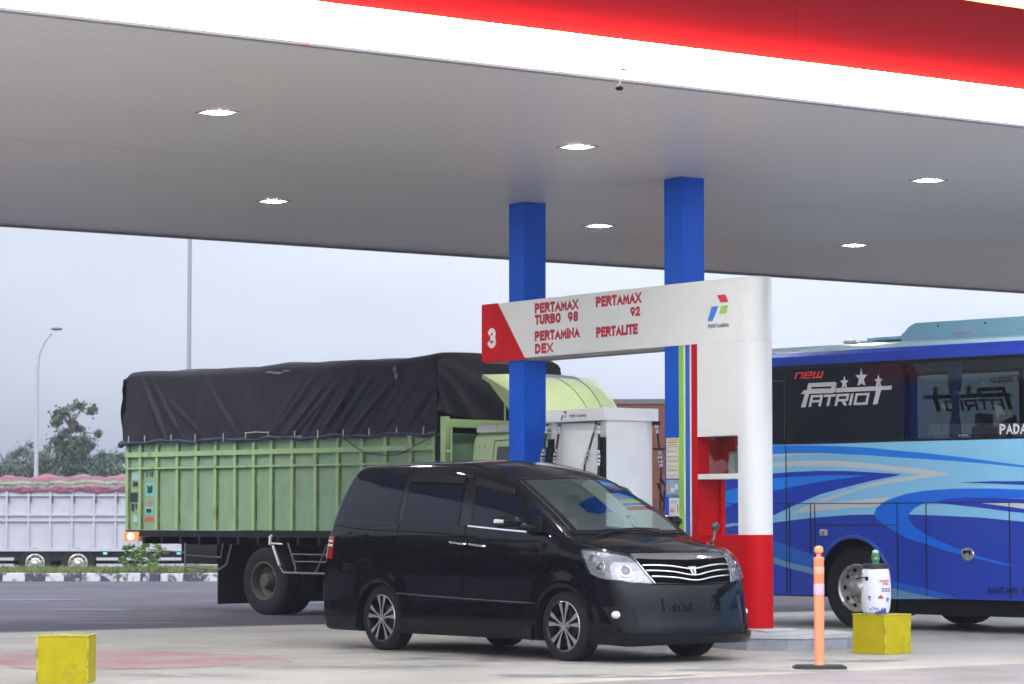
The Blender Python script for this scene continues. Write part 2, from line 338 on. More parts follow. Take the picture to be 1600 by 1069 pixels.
    while x<30:
        L_=random.choice((.42,.42,.5,.36)); k=int(round((x+40)/.42))%2
        yy=60-.0*x
        b.box(x,x+L_-.012,59.6,59.85,-.02,.17+random.uniform(-.006,.006),k,.02); x+=L_
    kb=b.build('kerb',[mat('kerb_black',(.045,.04,.06),.7,col2=(.36,.36,.38),thr=(.55,.62),vscale=6),mat('kerb_white',(.45,.45,.48),.7,col2=(.07,.07,.08),thr=(.50,.60),vscale=6)]); struct(kb)
    b=MB(); b.grid([[(x,y,(.20+.05*math.sin(x*.7)*math.sin(y*2)) if 59.9<y<61.6 else (.14 if y<60 else -.25)) for y in (59.86,60.3,60.9,61.5,63)] for x in np.linspace(-40,30,140)],0)
    struct(b.build('verge_soil',mat('verge_soil',(.06,.065,.03),.9,var=.3,vscale=3)))
    b=MB()
    for i in range(24000):
        x=random.uniform(-18,-3.5); y=random.uniform(59.9,61.7); h=random.uniform(.04,.13)*(1.5 if random.random()<.08 else 1); a=random.uniform(0,3.14); d=random.uniform(.012,.02); t=random.uniform(-.04,.04)
        z=.20+.05*math.sin(x*.7)*math.sin(y*2)-.02
        b.add([(x-d*math.cos(a),y-d*math.sin(a),z),(x+d*math.cos(a),y+d*math.sin(a),z),(x+t,y+t,z+h)],[(0,1,2)],random.choice((0,0,1)))
    struct(b.build('grass',[mat('grass_green',(.09,.14,.03),.6,var=.3,vscale=1),mat('grass_pale',(.16,.19,.06),.6)]),'stuff')
ground()
# ------------------------------------------------------------ canopy
CZ=5.13
SX0,SX1=-10.05,3.78; SY0,SY1=-17,24       # local extents
def canopy():
    t=thing('station_canopy','wide white petrol station canopy with lit white band and red fascia overhead','canopy',(*isl(0,0)[:2],0),IR)
    m=bpy.data.materials.new('soffit_panels'); m.use_nodes=True; N=m.node_tree.nodes; L=m.node_tree.links; p=N['Principled BSDF']
    p.inputs['Roughness'].default_value=.34; p.inputs['Specular IOR Level'].default_value=.42
    tc=N.new('ShaderNodeTexCoord'); sp=N.new('ShaderNodeSeparateXYZ'); L.new(tc.outputs['Object'],sp.inputs[0])
    k=N.new('ShaderNodeMath'); k.operation='MULTIPLY'; k.inputs[1].default_value=1/.15; L.new(sp.outputs[1],k.inputs[0])
    fr=N.new('ShaderNodeMath'); fr.operation='FRACT'; L.new(k.outputs[0],fr.inputs[0])
    lt=N.new('ShaderNodeMath'); lt.operation='LESS_THAN'; lt.inputs[1].default_value=.07; L.new(fr.outputs[0],lt.inputs[0])
    nz=N.new('ShaderNodeTexNoise'); nz.inputs['Scale'].default_value=.5; nz.inputs['Detail'].default_value=5; L.new(tc.outputs['Object'],nz.inputs[0])
    mx=N.new('ShaderNodeMix'); mx.data_type='RGBA'; mx.inputs[6].default_value=(.82,.795,.75,1); mx.inputs[7].default_value=(.73,.71,.675,1); L.new(nz.outputs[0],mx.inputs[0])
    m2=N.new('ShaderNodeMix'); m2.data_type='RGBA'; m2.inputs[7].default_value=(.64,.62,.60,1); L.new(mx.outputs[2],m2.inputs[6]); L.new(lt.outputs[0],m2.inputs[0]); L.new(m2.outputs[2],p.inputs['Base Color'])
    bp=N.new('ShaderNodeBump'); bp.inputs['Strength'].default_value=.22; bp.inputs['Distance'].default_value=.006; bp.invert=True; L.new(lt.outputs[0],bp.inputs['Height'])
    n2=N.new('ShaderNodeTexNoise'); n2.inputs['Scale'].default_value=2.5; L.new(tc.outputs['Object'],n2.inputs[0])
    b2=N.new('ShaderNodeBump'); b2.inputs['Strength'].default_value=.12; b2.inputs['Distance'].default_value=.05; L.new(n2.outputs[0],b2.inputs['Height']); L.new(bp.outputs[0],b2.inputs['Normal']); L.new(b2.outputs[0],p.inputs['Normal'])
    seam=-2.67
    b=MB(); b.box(SX0,seam-.018,SY0,SY1,CZ,CZ+.06); b.box(seam+.018,SX1-.02,SY0,SY1,CZ,CZ+.06)
    b.build('soffit',m,t)
    b=MB(); b.box(seam-.0175,seam+.0175,SY0,SY1,CZ+.012,CZ+.058); b.build('soffit_joint',mat('joint_dark',(.12,.12,.12),.7),t)
    b=MB(); b.box(SX0+.02,SX1-.12,SY0+.02,SY1-.02,CZ+.062,CZ+1.05); b.build('roof_box',mat('roof_metal',(.5,.5,.5),.5),t)
    wb=mat('lit_white_band',(.8,.8,.8),.4,emit=(1,.985,.97),estr=2.6)
    b=MB(); b.box(SX1-.06,SX1+.02,SY0,SY1,CZ+.012,CZ+.315); b.build('light_band',wb,t,label='glowing white band along the canopy edge')
    b=MB(); b.box(SX1-.06,SX1+.03,SY0,SY1,CZ-.012,CZ+.010)
    b.build('edge_trim',mat('edge_trim',(.30,.31,.34),.4,col2=(.5,.12,.12),thr=(.62,.64),vscale=1.2),t)
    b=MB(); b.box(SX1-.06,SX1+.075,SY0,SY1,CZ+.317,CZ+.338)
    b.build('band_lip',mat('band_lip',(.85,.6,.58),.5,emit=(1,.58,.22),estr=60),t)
    rf=mat('red_fascia',(.125,.0015,.006),.6,spec=.06,var=.06,vscale=.6)
    b=MB(); y=SY0
    while y<SY1-.01:
        e=min(y+3.6,SY1); b.box(SX1-.10,SX1-.035,y,e-.003,CZ+.346,CZ+1.15); y=e
    b.build('fascia',rf,t)
    b=MB(); b.box(SX1-.10,SX1+.05,SY0,SY1,CZ+1.152,CZ+1.26,0,.03); b.build('roof_cap',mat('pale_cap',(.62,.60,.62),.4),t)
    # the back and side edges
    b=MB(); b.box(SX0-.04,SX0-.003,SY0,SY1,CZ-.01,CZ+1.1); b.box(SX0,SX1-.13,SY0-.04,SY0-.003,CZ-.01,CZ+1.1); b.box(SX0,SX1-.13,SY1+.003,SY1+.04,CZ-.01,CZ+1.1)
    b.build('rear_fascia',mat('rear_fascia',(.42,.42,.42),.4),t)
    b=MB(); b.box(SX0-.06,SX0-.0,SY0,SY1,CZ-.035,CZ-.011); b.build('rear_edge_trim',mat('trim_grey',(.2,.2,.2),.5),t)
    # gasket gap at the soffit seam
canopy()
def canopy_lights():
    fm=mat('lamp_frame',(.30,.30,.30),.4); em=mat('lamp_diffuser',(.9,.9,.9),.3,emit=(.98,1,.99),estr=LAMP_E)
    N=em.node_tree.nodes; L_=em.node_tree.links; tc=N.new('ShaderNodeTexCoord'); vl=N.new('ShaderNodeVectorMath'); vl.operation='LENGTH'; L_.new(tc.outputs['Object'],vl.inputs[0])
    mr=N.new('ShaderNodeMapRange'); mr.interpolation_type='SMOOTHSTEP'; mr.inputs[1].default_value=.165; mr.inputs[2].default_value=.0; mr.inputs[3].default_value=0; mr.inputs[4].default_value=1; L_.new(vl.outputs['Value'],mr.inputs[0])
    pw=N.new('ShaderNodeMath'); pw.operation='POWER'; pw.inputs[1].default_value=2; L_.new(mr.outputs[0],pw.inputs[0])
    ml=N.new('ShaderNodeMath'); ml.operation='MULTIPLY_ADD'; ml.inputs[1].default_value=LAMP_E*6.0; ml.inputs[2].default_value=1.6; L_.new(pw.outputs[0],ml.inputs[0]); L_.new(ml.outputs[0],N['Principled BSDF'].inputs['Emission Strength'])
    t=thing('canopy_light','square white downlight in the soffit, left one of the front row','ceiling light',(0,0,0),IR,'lit square lights in the canopy soffit')
    b=MB()
    for a in ((-.155,.155,-.155,-.136),(-.155,.155,.136,.155),(-.155,-.136,-.136,.136),(.136,.155,-.136,.136)): b.box(*a,-.008,.0,0)
    b.build('frame',fm,t)
    b=MB(); b.box(-.1355,.1355,-.1355,.1355,-.006,-.001); b.build('diffuser',em,t)
    S=3.751/3.621
    def uv(u,v): return (v*S+22.516, u*S-18.964)
    spots=[((11.99,-21.6),'square canopy light farthest left, nearest the upper left corner'),((16.0,-21.6),'square canopy light of the front row, high between the two blue columns'),((20.7,-21.6),'square canopy light of the front row, near the right edge above the bus'),
           ((15.93,-27.37),'square canopy light of the rear row, left of both columns above the green truck'),((20.61,-27.37),'square canopy light of the rear row, low between the two blue columns'),((24.86,-27.37),'square canopy light of the rear row, just right of the right column')]
    off=[(7.6,-21.6),(7.6,-27.37),(11.7,-27.37),(24.9,-21.6)]
    for i,((u,v),lb) in enumerate(spots):
        x,y=uv(u,v); L=isl(x,y,CZ-.001)
        if i==0: t.location=L; t['label']=lb
        else: copy_thing(t,L,IR,lb)
    for (u,v) in off:
        x,y=uv(u,v); copy_thing(t,isl(x,y,CZ-.001),IR,'square canopy light past the edge of the picture')
canopy_lights()
def cctv():
    t=thing('ceiling_camera','small curved camera bracket with dark dome hanging from the soffit near the lit band','camera',isl(3.38,-5.3,CZ),IR)
    q=Vector((.93,22.95,CZ)); t.location=q
    b=MB(); b.lathe([(0,0),(.03,0),(.03,-.012),(.012,-.014),(0,-.014)],n=14); b.tube([(0,0,-.01),(.012,0,-.05),(-.01,0,-.09),(-.045,0,-.12),(-.06,0,-.145)],.0065); b.build('bracket',mat('bracket_grey',(.35,.34,.33),.5),t)
    b=MB(); b.ball((-.05,0,-.16),(.035,.035,.022)); b.build('dome',M_black,t)
cctv()
# ------------------------------------------------------------ columns
def columns():
    for x,lb in ((-4.18,'blue square steel column, left of the two, rising behind the van roof'),(-1.18,'blue square steel column, right of the two, with notices taped on it')):
        b=MB(); b.box(x-.32,x,.022,.338,0,CZ-.002,0,.006)
        b.box(x-.36,x+.04,-.02,.38,.17,.2,0)
        o=b.build('canopy_column',mat('column_blue',(.004,.095,.58),.5,spec=.15,var=.14,vscale=1.2,bump=.04,bscale=6,stretch=(1,1,.4)),loc=(*isl(0,0)[:2],0),rotz=IR); tag(o,lb,'column','blue columns holding up the canopy')
    def paper(z0,z1,x0,x1,cols,label,lines):
        b=MB(); b.box(x0,x1,.0165,.0195,z0,z1,0)
        for k_,l in enumerate(lines): b.box(*l[:2],.0130-.0001*k_,.0164,*l[2:4],l[4])
        o=b.build('notice',cols,loc=(*isl(0,0)[:2],0),rotz=IR); tag(o,label,'notice','paper notices taped to the right blue column')
    cream=mat('cream_paper',(.74,.68,.45),.7,var=.1,vscale=12); ink=mat('ink_grey',(.25,.2,.22),.7); wh=mat('notice_white',(.75,.75,.75),.6); sky=mat('notice_blue',(.25,.45,.65),.5,var=.2,vscale=10); pk=mat('skin_pink',(.6,.35,.33),.6)
    L=[]
    for i in range(4): L.append((-1.455,-1.245,1.83+.105*i,1.875+.105*i,1))
    for i in range(8): L.append((-1.45,-1.25-.02*(i%3),1.835+.052*i,1.84+.052*i,2))
    b=[(-1.44,-1.27,2.165,2.178,3),(-1.44,-1.27,2.192,2.205,3),(-1.40,-1.27,2.22,2.23,3)]
    paper(1.80,2.25,-1.468,-1.242,[cream,wh,ink,mat('ochre_ink',(.42,.34,.1),.6)],'tall cream notice with lines of print, topmost on the right column',L+b)
    paper(1.604,1.787,-1.468,-1.242,[sky,wh,ink,pk],'light blue printed notice under the cream one on the right column',[(-1.45,-1.40,1.66,1.75,3),(-1.39,-1.33,1.65,1.70,1),(-1.32,-1.26,1.68,1.74,1),(-1.46,-1.25,1.612,1.63,2)])
    paper(1.39,1.59,-1.42,-1.242,[wh,ink,ink,pk],'plain white notice, lowest on the right column by the windscreen',[(-1.40,-1.27,1.55,1.556,1),(-1.40,-1.30,1.53,1.534,1),(-1.27,-1.262,1.42,1.52,2),(-1.40,-1.33,1.43,1.47,3)])
columns()
# ------------------------------------------------------------ sign portal
def sign_portal():
    t=thing('sign_portal','white and red portal sign over pump three with fuel names','sign',(*isl(0,0)[:2],0),IR)
    D=.36
    # header
    wsg=mat('sign_white',(.84,.84,.82),.35,coat=.2,var=.03,vscale=1)
    b=MB(); b.box(-5.03,-.14,0,D,3.262,3.945)
    b.box(-5.0,-1.3,.03,D-.03,3.235,3.262,1)
    b.build('header_board',[wsg,mat('header_underside',(.35,.36,.33),.5)],t)
    b=MB(); P=[(-5.034,3.25),(-5.034,3.949),(-4.70,3.949),(-4.128,3.25)]
    b.prism(P,-.004,-.0005); b.prism(P,D+.0005,D+.004); b.box(-5.036,-5.031,-.004,D+.004,3.25,3.949); b.box(-5.03,-4.13,-.002,D+.002,3.243,3.260)
    b.build('red_panel',M_red,t)
    b=MB(); b.word('3',-4.89,-4.74,3.41,3.655,-.0045,.003,0,.23); b.build('number',mat('letter_white',(.85,.85,.85),.4),t)
    ml=mat('letter_red',(.50,.008,.03),.4)
    for s_,x0,x1,z0,z1 in (('PERTAMAX',-3.93,-3.08,3.775,3.898),('TURBO',-3.93,-3.42,3.640,3.760),('98',-3.275,-3.078,3.637,3.757),('PERTAMINA',-3.93,-3.05,3.447,3.568),('DEX',-3.93,-3.576,3.298,3.418),
        ('PERTAMAX',-2.729,-1.895,3.775,3.898),('92',-2.085,-1.912,3.630,3.74),('PERTALITE',-2.725,-1.957,3.427,3.547)):
        b=MB(); b.word(s_,x0,x1,z0,z1,-.0003,.0007,0,.28,.15); b.build('lettering',ml,t)
    def logo(b,fx,fz,y,k=1.0,d=.003):
        f=lambda L:[(fx(x),fz(z)) for x,z in L]
        b.prism(f([(-.551,3.772),(-.414,3.772),(-.359,3.688),(-.487,3.688)]),y-d,y,0)
        b.prism(f([(-.645,3.654),(-.530,3.654),(-.597,3.550),(-.635,3.497),(-.710,3.497)]),y-d,y,1)
        b.prism(f([(-.478,3.653),(-.366,3.653),(-.404,3.566),(-.519,3.566)]),y-d,y,2)
    b=MB(); logo(b,lambda x:x,lambda z:z,-.0005); b.word('PERTAMINA',-.707,-.355,3.420,3.462,-.0005,.002,3,.2,.25)
    b.build('emblem',[mat('logo_red',(.62,.02,.03),.4),mat('logo_blue',(.03,.20,.72),.4),mat('logo_green',(.32,.62,.1),.4),mat('logo_grey',(.06,.06,.08),.5)],t)
    # rounded post on the right
    def rounded(x0,xc,z0,z1,b,m=0):
        r=D/2; pts=[(x0,0)]+[(xc+r*math.cos(a),r+r*math.sin(a)) for a in np.linspace(-math.pi/2,math.pi/2,20)]+[(x0,D)]
        n=len(pts); vs=[(x,y,z0) for x,y in pts]+[(x,y,z1) for x,y in pts]
        k=len(b.v); b.v+=vs
        for i in range(n):
            j=(i+1)%n; b.f.append([k+i,k+j,k+j+n,k+i+n]); b.m.append(m); b.sm.append(0<i<n-2)
        b.f.append([k+i for i in range(n)][::-1]); b.m.append(m); b.sm.append(False); b.f.append([k+n+i for i in range(n)]); b.m.append(m); b.sm.append(False)
    b=MB(); rounded(-.139,-.138,3.262,3.945,b); rounded(-.215,-.138,1.19,3.259,b); b.box(-.899,-.2155,0,D,2.25,3.2605); b.build('post',wsg,t)
    b=MB(); rounded(-.899,-.138,.20,1.188,b); b.build('post_base',M_red,t,label='red lower part of the sign post')
    b=MB(); b.box(-.95,.22,-.03,D+.03,.172,.199,0,.008); b.build('plinth',mat('plinth_grey',(.5,.5,.5),.5),t)
    # striped side
    b=MB()
    for x0,x1,m in ((-1.221,-1.134,0),(-1.1339,-1.107,1),(-1.1069,-1.030,2),(-1.0299,-1.003,1),(-1.0029,-.9,3)): b.box(x0,x1,0,D,.20,3.2605,m)
    b.build('striped_panel',[M_green,wsg,M_bluev,M_red],t)
    # niche: inner wall, shelf, glass box
    b=MB(); b.box(-.899,-.2155,.004,D-.004,1.788,1.844); b.build('shelf',wsg,t)
    b=MB(); b.box(-.8985,-.86,.30,D-.002,1.19,1.787); b.box(-.8985,-.66,.32,D-.002,1.845,2.249); b.build('niche_panel',M_red,t)
    b=MB(); b.box(-.70,-.2155,.002,.007,1.845,2.249); b.build('glass_pane',glass('shelf_glass',(.8,.85,.85),1.6),t)
    b=MB()
    for i in range(4): b.box(-.33,-.22,.02,.03,1.24+.035*i,1.253+.035*i)
    b.build('vent_slats',mat('slat_blue',(.03,.08,.4),.5),t)
    # things on the shelf
    def local(o,x,y,z): o.location=isl(x,y,z); o.rotation_euler=(0,0,IR)
    b=MB(); b.lathe([(0,0),(.05,0),(.052,.12),(.045,.19),(.045,.21),(0,.21)],n=20); b.lathe([(.0,.21),(.047,.21),(.047,.235),(0,.235)],n=20,m=1)
    o=b.build('jar',[mat('cream_plastic',(.6,.6,.45),.4),mat('grey_lid',(.3,.33,.32),.4)]); tag(o,'pale cream jar with grey lid on the white shelf in the sign','jar'); local(o,-.50,.17,1.8445)
    b=MB(); b.lathe([(0,0),(.034,0),(.036,.14),(.014,.18),(.014,.21),(0,.21)],n=20)
    o=b.build('bottle',mat('brown_plastic',(.12,.02,.025),.25)); tag(o,'small dark red bottle at the right end of the sign shelf','bottle'); local(o,-.255,.14,1.8445)
    b=MB(); b.box(-.03,.03,-.02,.02,0,.17,0,.006); o=b.build('carton',mat('carton_grey',(.45,.5,.5),.5,var=.2,vscale=15)); tag(o,'narrow greenish grey carton beside the cream jar','carton'); local(o,-.405,.15,1.8445)
    return logo
logo=sign_portal()
def island():
    P=[(-5.4,-.45),(.45,-.45),(.80,-.20),(.93,.0),(.93,.5),(.80,.74),(.45,.95),(-5.4,.95)]
    b=MB(); b.prism(P,0,.125,0,'xy'); 
    Q=[(x*1.0+(.012 if x>0 else -.012),y+(.012 if y>.2 else -.012)) for x,y in P]
    b.prism(Q,.126,.17,1,'xy')
    o=b.build('pump_island',[mat('kerb_grey',(.33,.34,.38),.6,var=.2,vscale=4),mat('kerb_top',(.5,.5,.51),.5,var=.15,vscale=4)],loc=(*isl(0,0)[:2],0),rotz=IR); struct(o)
    b=MB(); b.box(-5.5,-5.41,-.47,.97,0,.178,0,.01); b.box(-5.4,-3.1,-.475,-.4635,.0,.178)
    o=b.build('kerb_guard',M_red,loc=(*isl(0,0)[:2],0),rotz=IR); tag(o,'low red kerb guard at the rear end of the pump island','kerb guard')
island()
# ------------------------------------------------------------ dispenser
def dispenser():
    cx,cy=-2.66,.05
    L=isl(cx,cy,.17); t=thing('fuel_dispenser','white fuel dispenser with black hoses between the blue columns','fuel dispenser',L,IR)
    Z=-.17
    wd=mat('dispenser_white',(.82,.83,.83),.35,coat=.2,var=.04,vscale=2)
    b=MB(); b.box(-1.13,0,0,.80,2.482+Z,2.63+Z,0,.008); b.build('header',wd,t)
    b=MB(); logo(b,lambda x:-.83+(x+.71)*.36,lambda z:2.505+Z+(z-3.497)*.38,-.0008,d=.002); b.word('PERTAMINA',-.652,-.326,2.530+Z,2.563+Z,-.0008,.002,3,.2,.25)
    b.build('emblem',[MATS['logo_red'],MATS['logo_blue'],MATS['logo_green'],MATS['logo_grey']],t)
    b=MB(); b.box(-1.02,-.11,.10,.70,.1,2.30,0,.006); b.box(-.118,-.02,.06,.72,.0,2.312,0,.004); b.box(-1.10,-1.021,.06,.72,0,2.312,0,.004)
    # faceted front between the hose bays
    b.add([(-.93,.099,2.27),(-.2,.099,2.27),(-.56,.03,1.55),(-.93,.05,1.3),(-.2,.05,1.3)],[(0,2,1),(0,3,2),(1,2,4),(2,3,4)],0)
    b.box(-1.0,-.13,.04,.0995,.35,1.3,0,.01)
    b.build('body',wd,t)
    b=MB(); b.box(-.117,-.03,.004,.0595,.5,2.12); b.box(-1.09,-1.03,.004,.0595,.5,2.12); b.build('hose_channel',M_black,t)
    b=MB(); b.box(-.8,-.3,.03,.039,.85,1.2); b.build('display',mat('display_glass',(.02,.03,.03),.1),t)
    b=MB(); b.box(-1.13,-.0,-.02,.82,0,.10,0,.01); b.build('base',M_red,t)
    bl=mat('hose_black',(.015,.015,.017),.4); sv=mat('coupling_silver',(.75,.76,.78),.25,.8); wc=mat('coupling_white',(.75,.76,.74),.4)
    def hose(p,q,r=.014,k=1.0,knock=(.0,.22,.62,.78)):
        p=Vector(p); q=Vector(q); h=MB(); at=lambda s_: p.lerp(q,s_)
        h.tube([p,at(.5),q,q+Vector((.0,-.02,-.3)),q+Vector((.05,-.06,-.62)),q+Vector((.12,-.02,-.3))],r)
        o=h.build('hose',bl,t)
        c=MB(); 
        for a,b_,rr in ((.06,.13,1.5),(.15,.24,1.25),(.62,.70,1.35),(.73,.79,2.0),(.83,.88,2.0),(.9,.97,1.5)): c.tube([at(a),at(b_)],r*rr,n=10)
        c.build('coupling',sv,o)
        n=MB(); n.tube([q+Vector((.12,-.02,-.3)),q+Vector((.12,-.03,-.2)),q+Vector((.1,-.1,-.12))],.018); n.box(q.x+.1,q.x+.14,q.y-.05,q.y+.0,q.z-.36,q.z-.26); n.build('nozzle',M_black,o)
    hose((-1.075,-.01,2.30),(-1.17,-.03,1.83)); hose((-.87,.02,2.29),(-.955,-.0,1.83)); hose((-.155,.02,2.30),(-.335,-.02,1.80))
    hose((-.07,-.01,2.28),(-.075,-.012,1.78),.015); hose((.06,.72,2.30),(.06,.79,1.77)); 
    b=MB(); b.box(.0,.08,.70,.76,2.27,2.312); b.tube([(.05,.74,1.6),(.05,.9,1.2),(.05,.95,.8)],.012); b.build('side_bracket',M_black,t)
dispenser()
# ------------------------------------------------------------ van
VP=[(-2.7,1.86),(-2.3,1.925),(-2.0,1.955),(-1.5,1.965),(-.4,1.965),(0,1.915),(.43,1.80),(.8,1.635),(1.2,1.43),(1.55,1.235),(1.62,1.21),(1.8,1.17),(2.0,1.11),(2.2,1.01),(2.5,.85)]
VS=[(0,.895),(.2,.912),(.35,.912),(.55,.905),(.8,.905),(1.0,.895),(1.15,.878),(1.3,.85),(1.6,.785),(1.9,.70),(2.1,.63)]
VN=[(0,2.44),(.24,2.46),(.44,2.43),(.69,2.385),(.87,2.31),(1.0,2.25),(1.3,2.1),(2,2.0)]
VR=[(0,-2.56),(.3,-2.58),(.6,-2.62),(.75,-2.60),(1.02,-2.55),(1.3,-2.49),(1.57,-2.38),(1.74,-2.28),(1.9,-2.17),(2.1,-2.03)]
def vanF(P):
    P=np.asarray(P,float); x,y,z=P[...,0],P[...,1],P[...,2]
    ay=np.abs(y)
    arch=.014*(np.exp(-((np.hypot(x-1.45,z-.33)-.42)/.07)**2)+np.exp(-((np.hypot(x+1.45,z-.33)-.42)/.07)**2))
    side=ay-cub(z,VS)-arch+.10*np.clip((x-1.1)/1.2,0,1)**2.2+.03*np.clip((-x-1.6)/1,0,1)**2
    xx=x+.06*(ay/.75)**2
    top=(z-cub(xx,VP)+.055*(ay/.75)**2)*.86
    fr=x-cub(z,VN)+.16*(ay/.75)**2.6
    rr=cub(z,VR)+.07*(ay/.8)**4-x
    bo=.185-z
    k=.032
    A=np.stack(np.broadcast_arrays(side,top,fr,rr,bo))/k
    m=A.max(0)
    return k*(m+np.log(np.exp(A-m).sum(0)))
def grad(F,P,h=1e-3):
    g=np.stack([(F(P+np.eye(3)[k]*h)-F(P-np.eye(3)[k]*h))/(2*h) for k in range(3)],-1); return g
def newton(F,P,it=6):
    P=np.array(P,float)
    for _ in range(it):
        g=grad(F,P); P=P-(F(P)/(np.sum(g*g,-1)+1e-9))[...,None]*g
    return P
def marched_body(F,core,lo,hi,res):
    """closed skin: cube-grid directions shot from a core segment to the surface F=0"""
    verts={}; vl=[]; faces=[]
    nx,ny,nz=res
    def vid(i,j,k):
        key=(i,j,k)
        if key not in verts: verts[key]=len(vl); vl.append((lo[0]+(hi[0]-lo[0])*i/nx,lo[1]+(hi[1]-lo[1])*j/ny,lo[2]+(hi[2]-lo[2])*k/nz))
        return verts[key]
    for i in range(nx):
        for j in range(ny): faces.append([vid(i,j,nz),vid(i+1,j,nz),vid(i+1,j+1,nz),vid(i,j+1,nz)]); faces.append([vid(i,j,0),vid(i,j+1,0),vid(i+1,j+1,0),vid(i+1,j,0)])
        for k in range(nz): faces.append([vid(i,0,k),vid(i+1,0,k),vid(i+1,0,k+1),vid(i,0,k+1)]); faces.append([vid(i,ny,k),vid(i,ny,k+1),vid(i+1,ny,k+1),vid(i+1,ny,k)])
    for j in range(ny):
        for k in range(nz): faces.append([vid(nx,j,k),vid(nx,j+1,k),vid(nx,j+1,k+1),vid(nx,j,k+1)]); faces.append([vid(0,j,k),vid(0,j,k+1),vid(0,j+1,k+1),vid(0,j+1,k)])
    V=np.array(vl); C=np.stack([np.clip(V[:,0],core[0],core[1]),V[:,1]*core[4],core[2]+(V[:,2]-core[2])*core[3]],1)
    a=np.zeros(len(V)); b=np.ones(len(V))*1.6
    for _ in range(30):
        m=(a+b)/2; f=F(C+(V-C)*m[:,None]); a=np.where(f<0,m,a); b=np.where(f<0,b,m)
    V=C+(V-C)*((a+b)/2)[:,None]
    return V,faces
def patch(b,F,top,bot,nu,nv,off=.003,m=0,side=1,skirt=.012,left=None,right=None,smooth=True):
    """curved panel between two boundary lines, laid on the body and lifted a few mm, with a turned-in rim"""
    T=sampled(top,nu+1); B=sampled(bot,nu+1); v=np.linspace(0,1,nv+1)
    G=T[:,None]*(1-v)[None,:,None]+B[:,None]*v[None,:,None]
    if left is not None: Lc=sampled(left,nv+1); G+= (Lc-G[0])[None]*(1-np.linspace(0,1,nu+1))[:,None,None]**1
    if right is not None: Rc=sampled(right,nv+1); G+= (Rc-G[-1])[None]*(np.linspace(0,1,nu+1))[:,None,None]**1
    G[...,1]*=side
    G=newton(F,G); g=grad(F,G); g/=np.linalg.norm(g,axis=-1,keepdims=True); S=G+g*off
    q=np.cross(S[1,0]-S[0,0],S[0,1]-S[0,0]); flip=np.dot(q,g[0,0])<0
    b.grid(S.tolist(),m,smooth,flip)
    ring=[(i,0) for i in range(nu)]+[(nu,j) for j in range(nv)]+[(i,nv) for i in range(nu,0,-1)]+[(0,j) for j in range(nv,0,-1)]
    k=len(b.v); n=len(ring)
    b.v+=[tuple(S[i,j]) for i,j in ring]+[tuple(S[i,j]-g[i,j]*(skirt+off)) for i,j in ring]
    for a in range(n):
        c=(a+1)%n; f=[k+a,k+c,k+c+n,k+a+n]; b.f.append(f if flip else f[::-1]); b.m.append(m); b.sm.append(False)
    return S,g
def seam(b,F,pts,wd=.007,off=.0012,m=0,side=1,n=24):
    P=sampled(pts,n); P[:,1]*=side; P=newton(F,P); g=grad(F,P); g/=np.linalg.norm(g,axis=-1,keepdims=True)
    t=np.gradient(P,axis=0); t/=np.linalg.norm(t,axis=-1,keepdims=True); s=np.cross(g,t)
    A=P+g*off+s*wd/2; B=P+g*off-s*wd/2
    b.grid([[tuple(A[i]),tuple(B[i])] for i in range(n)],m,True)
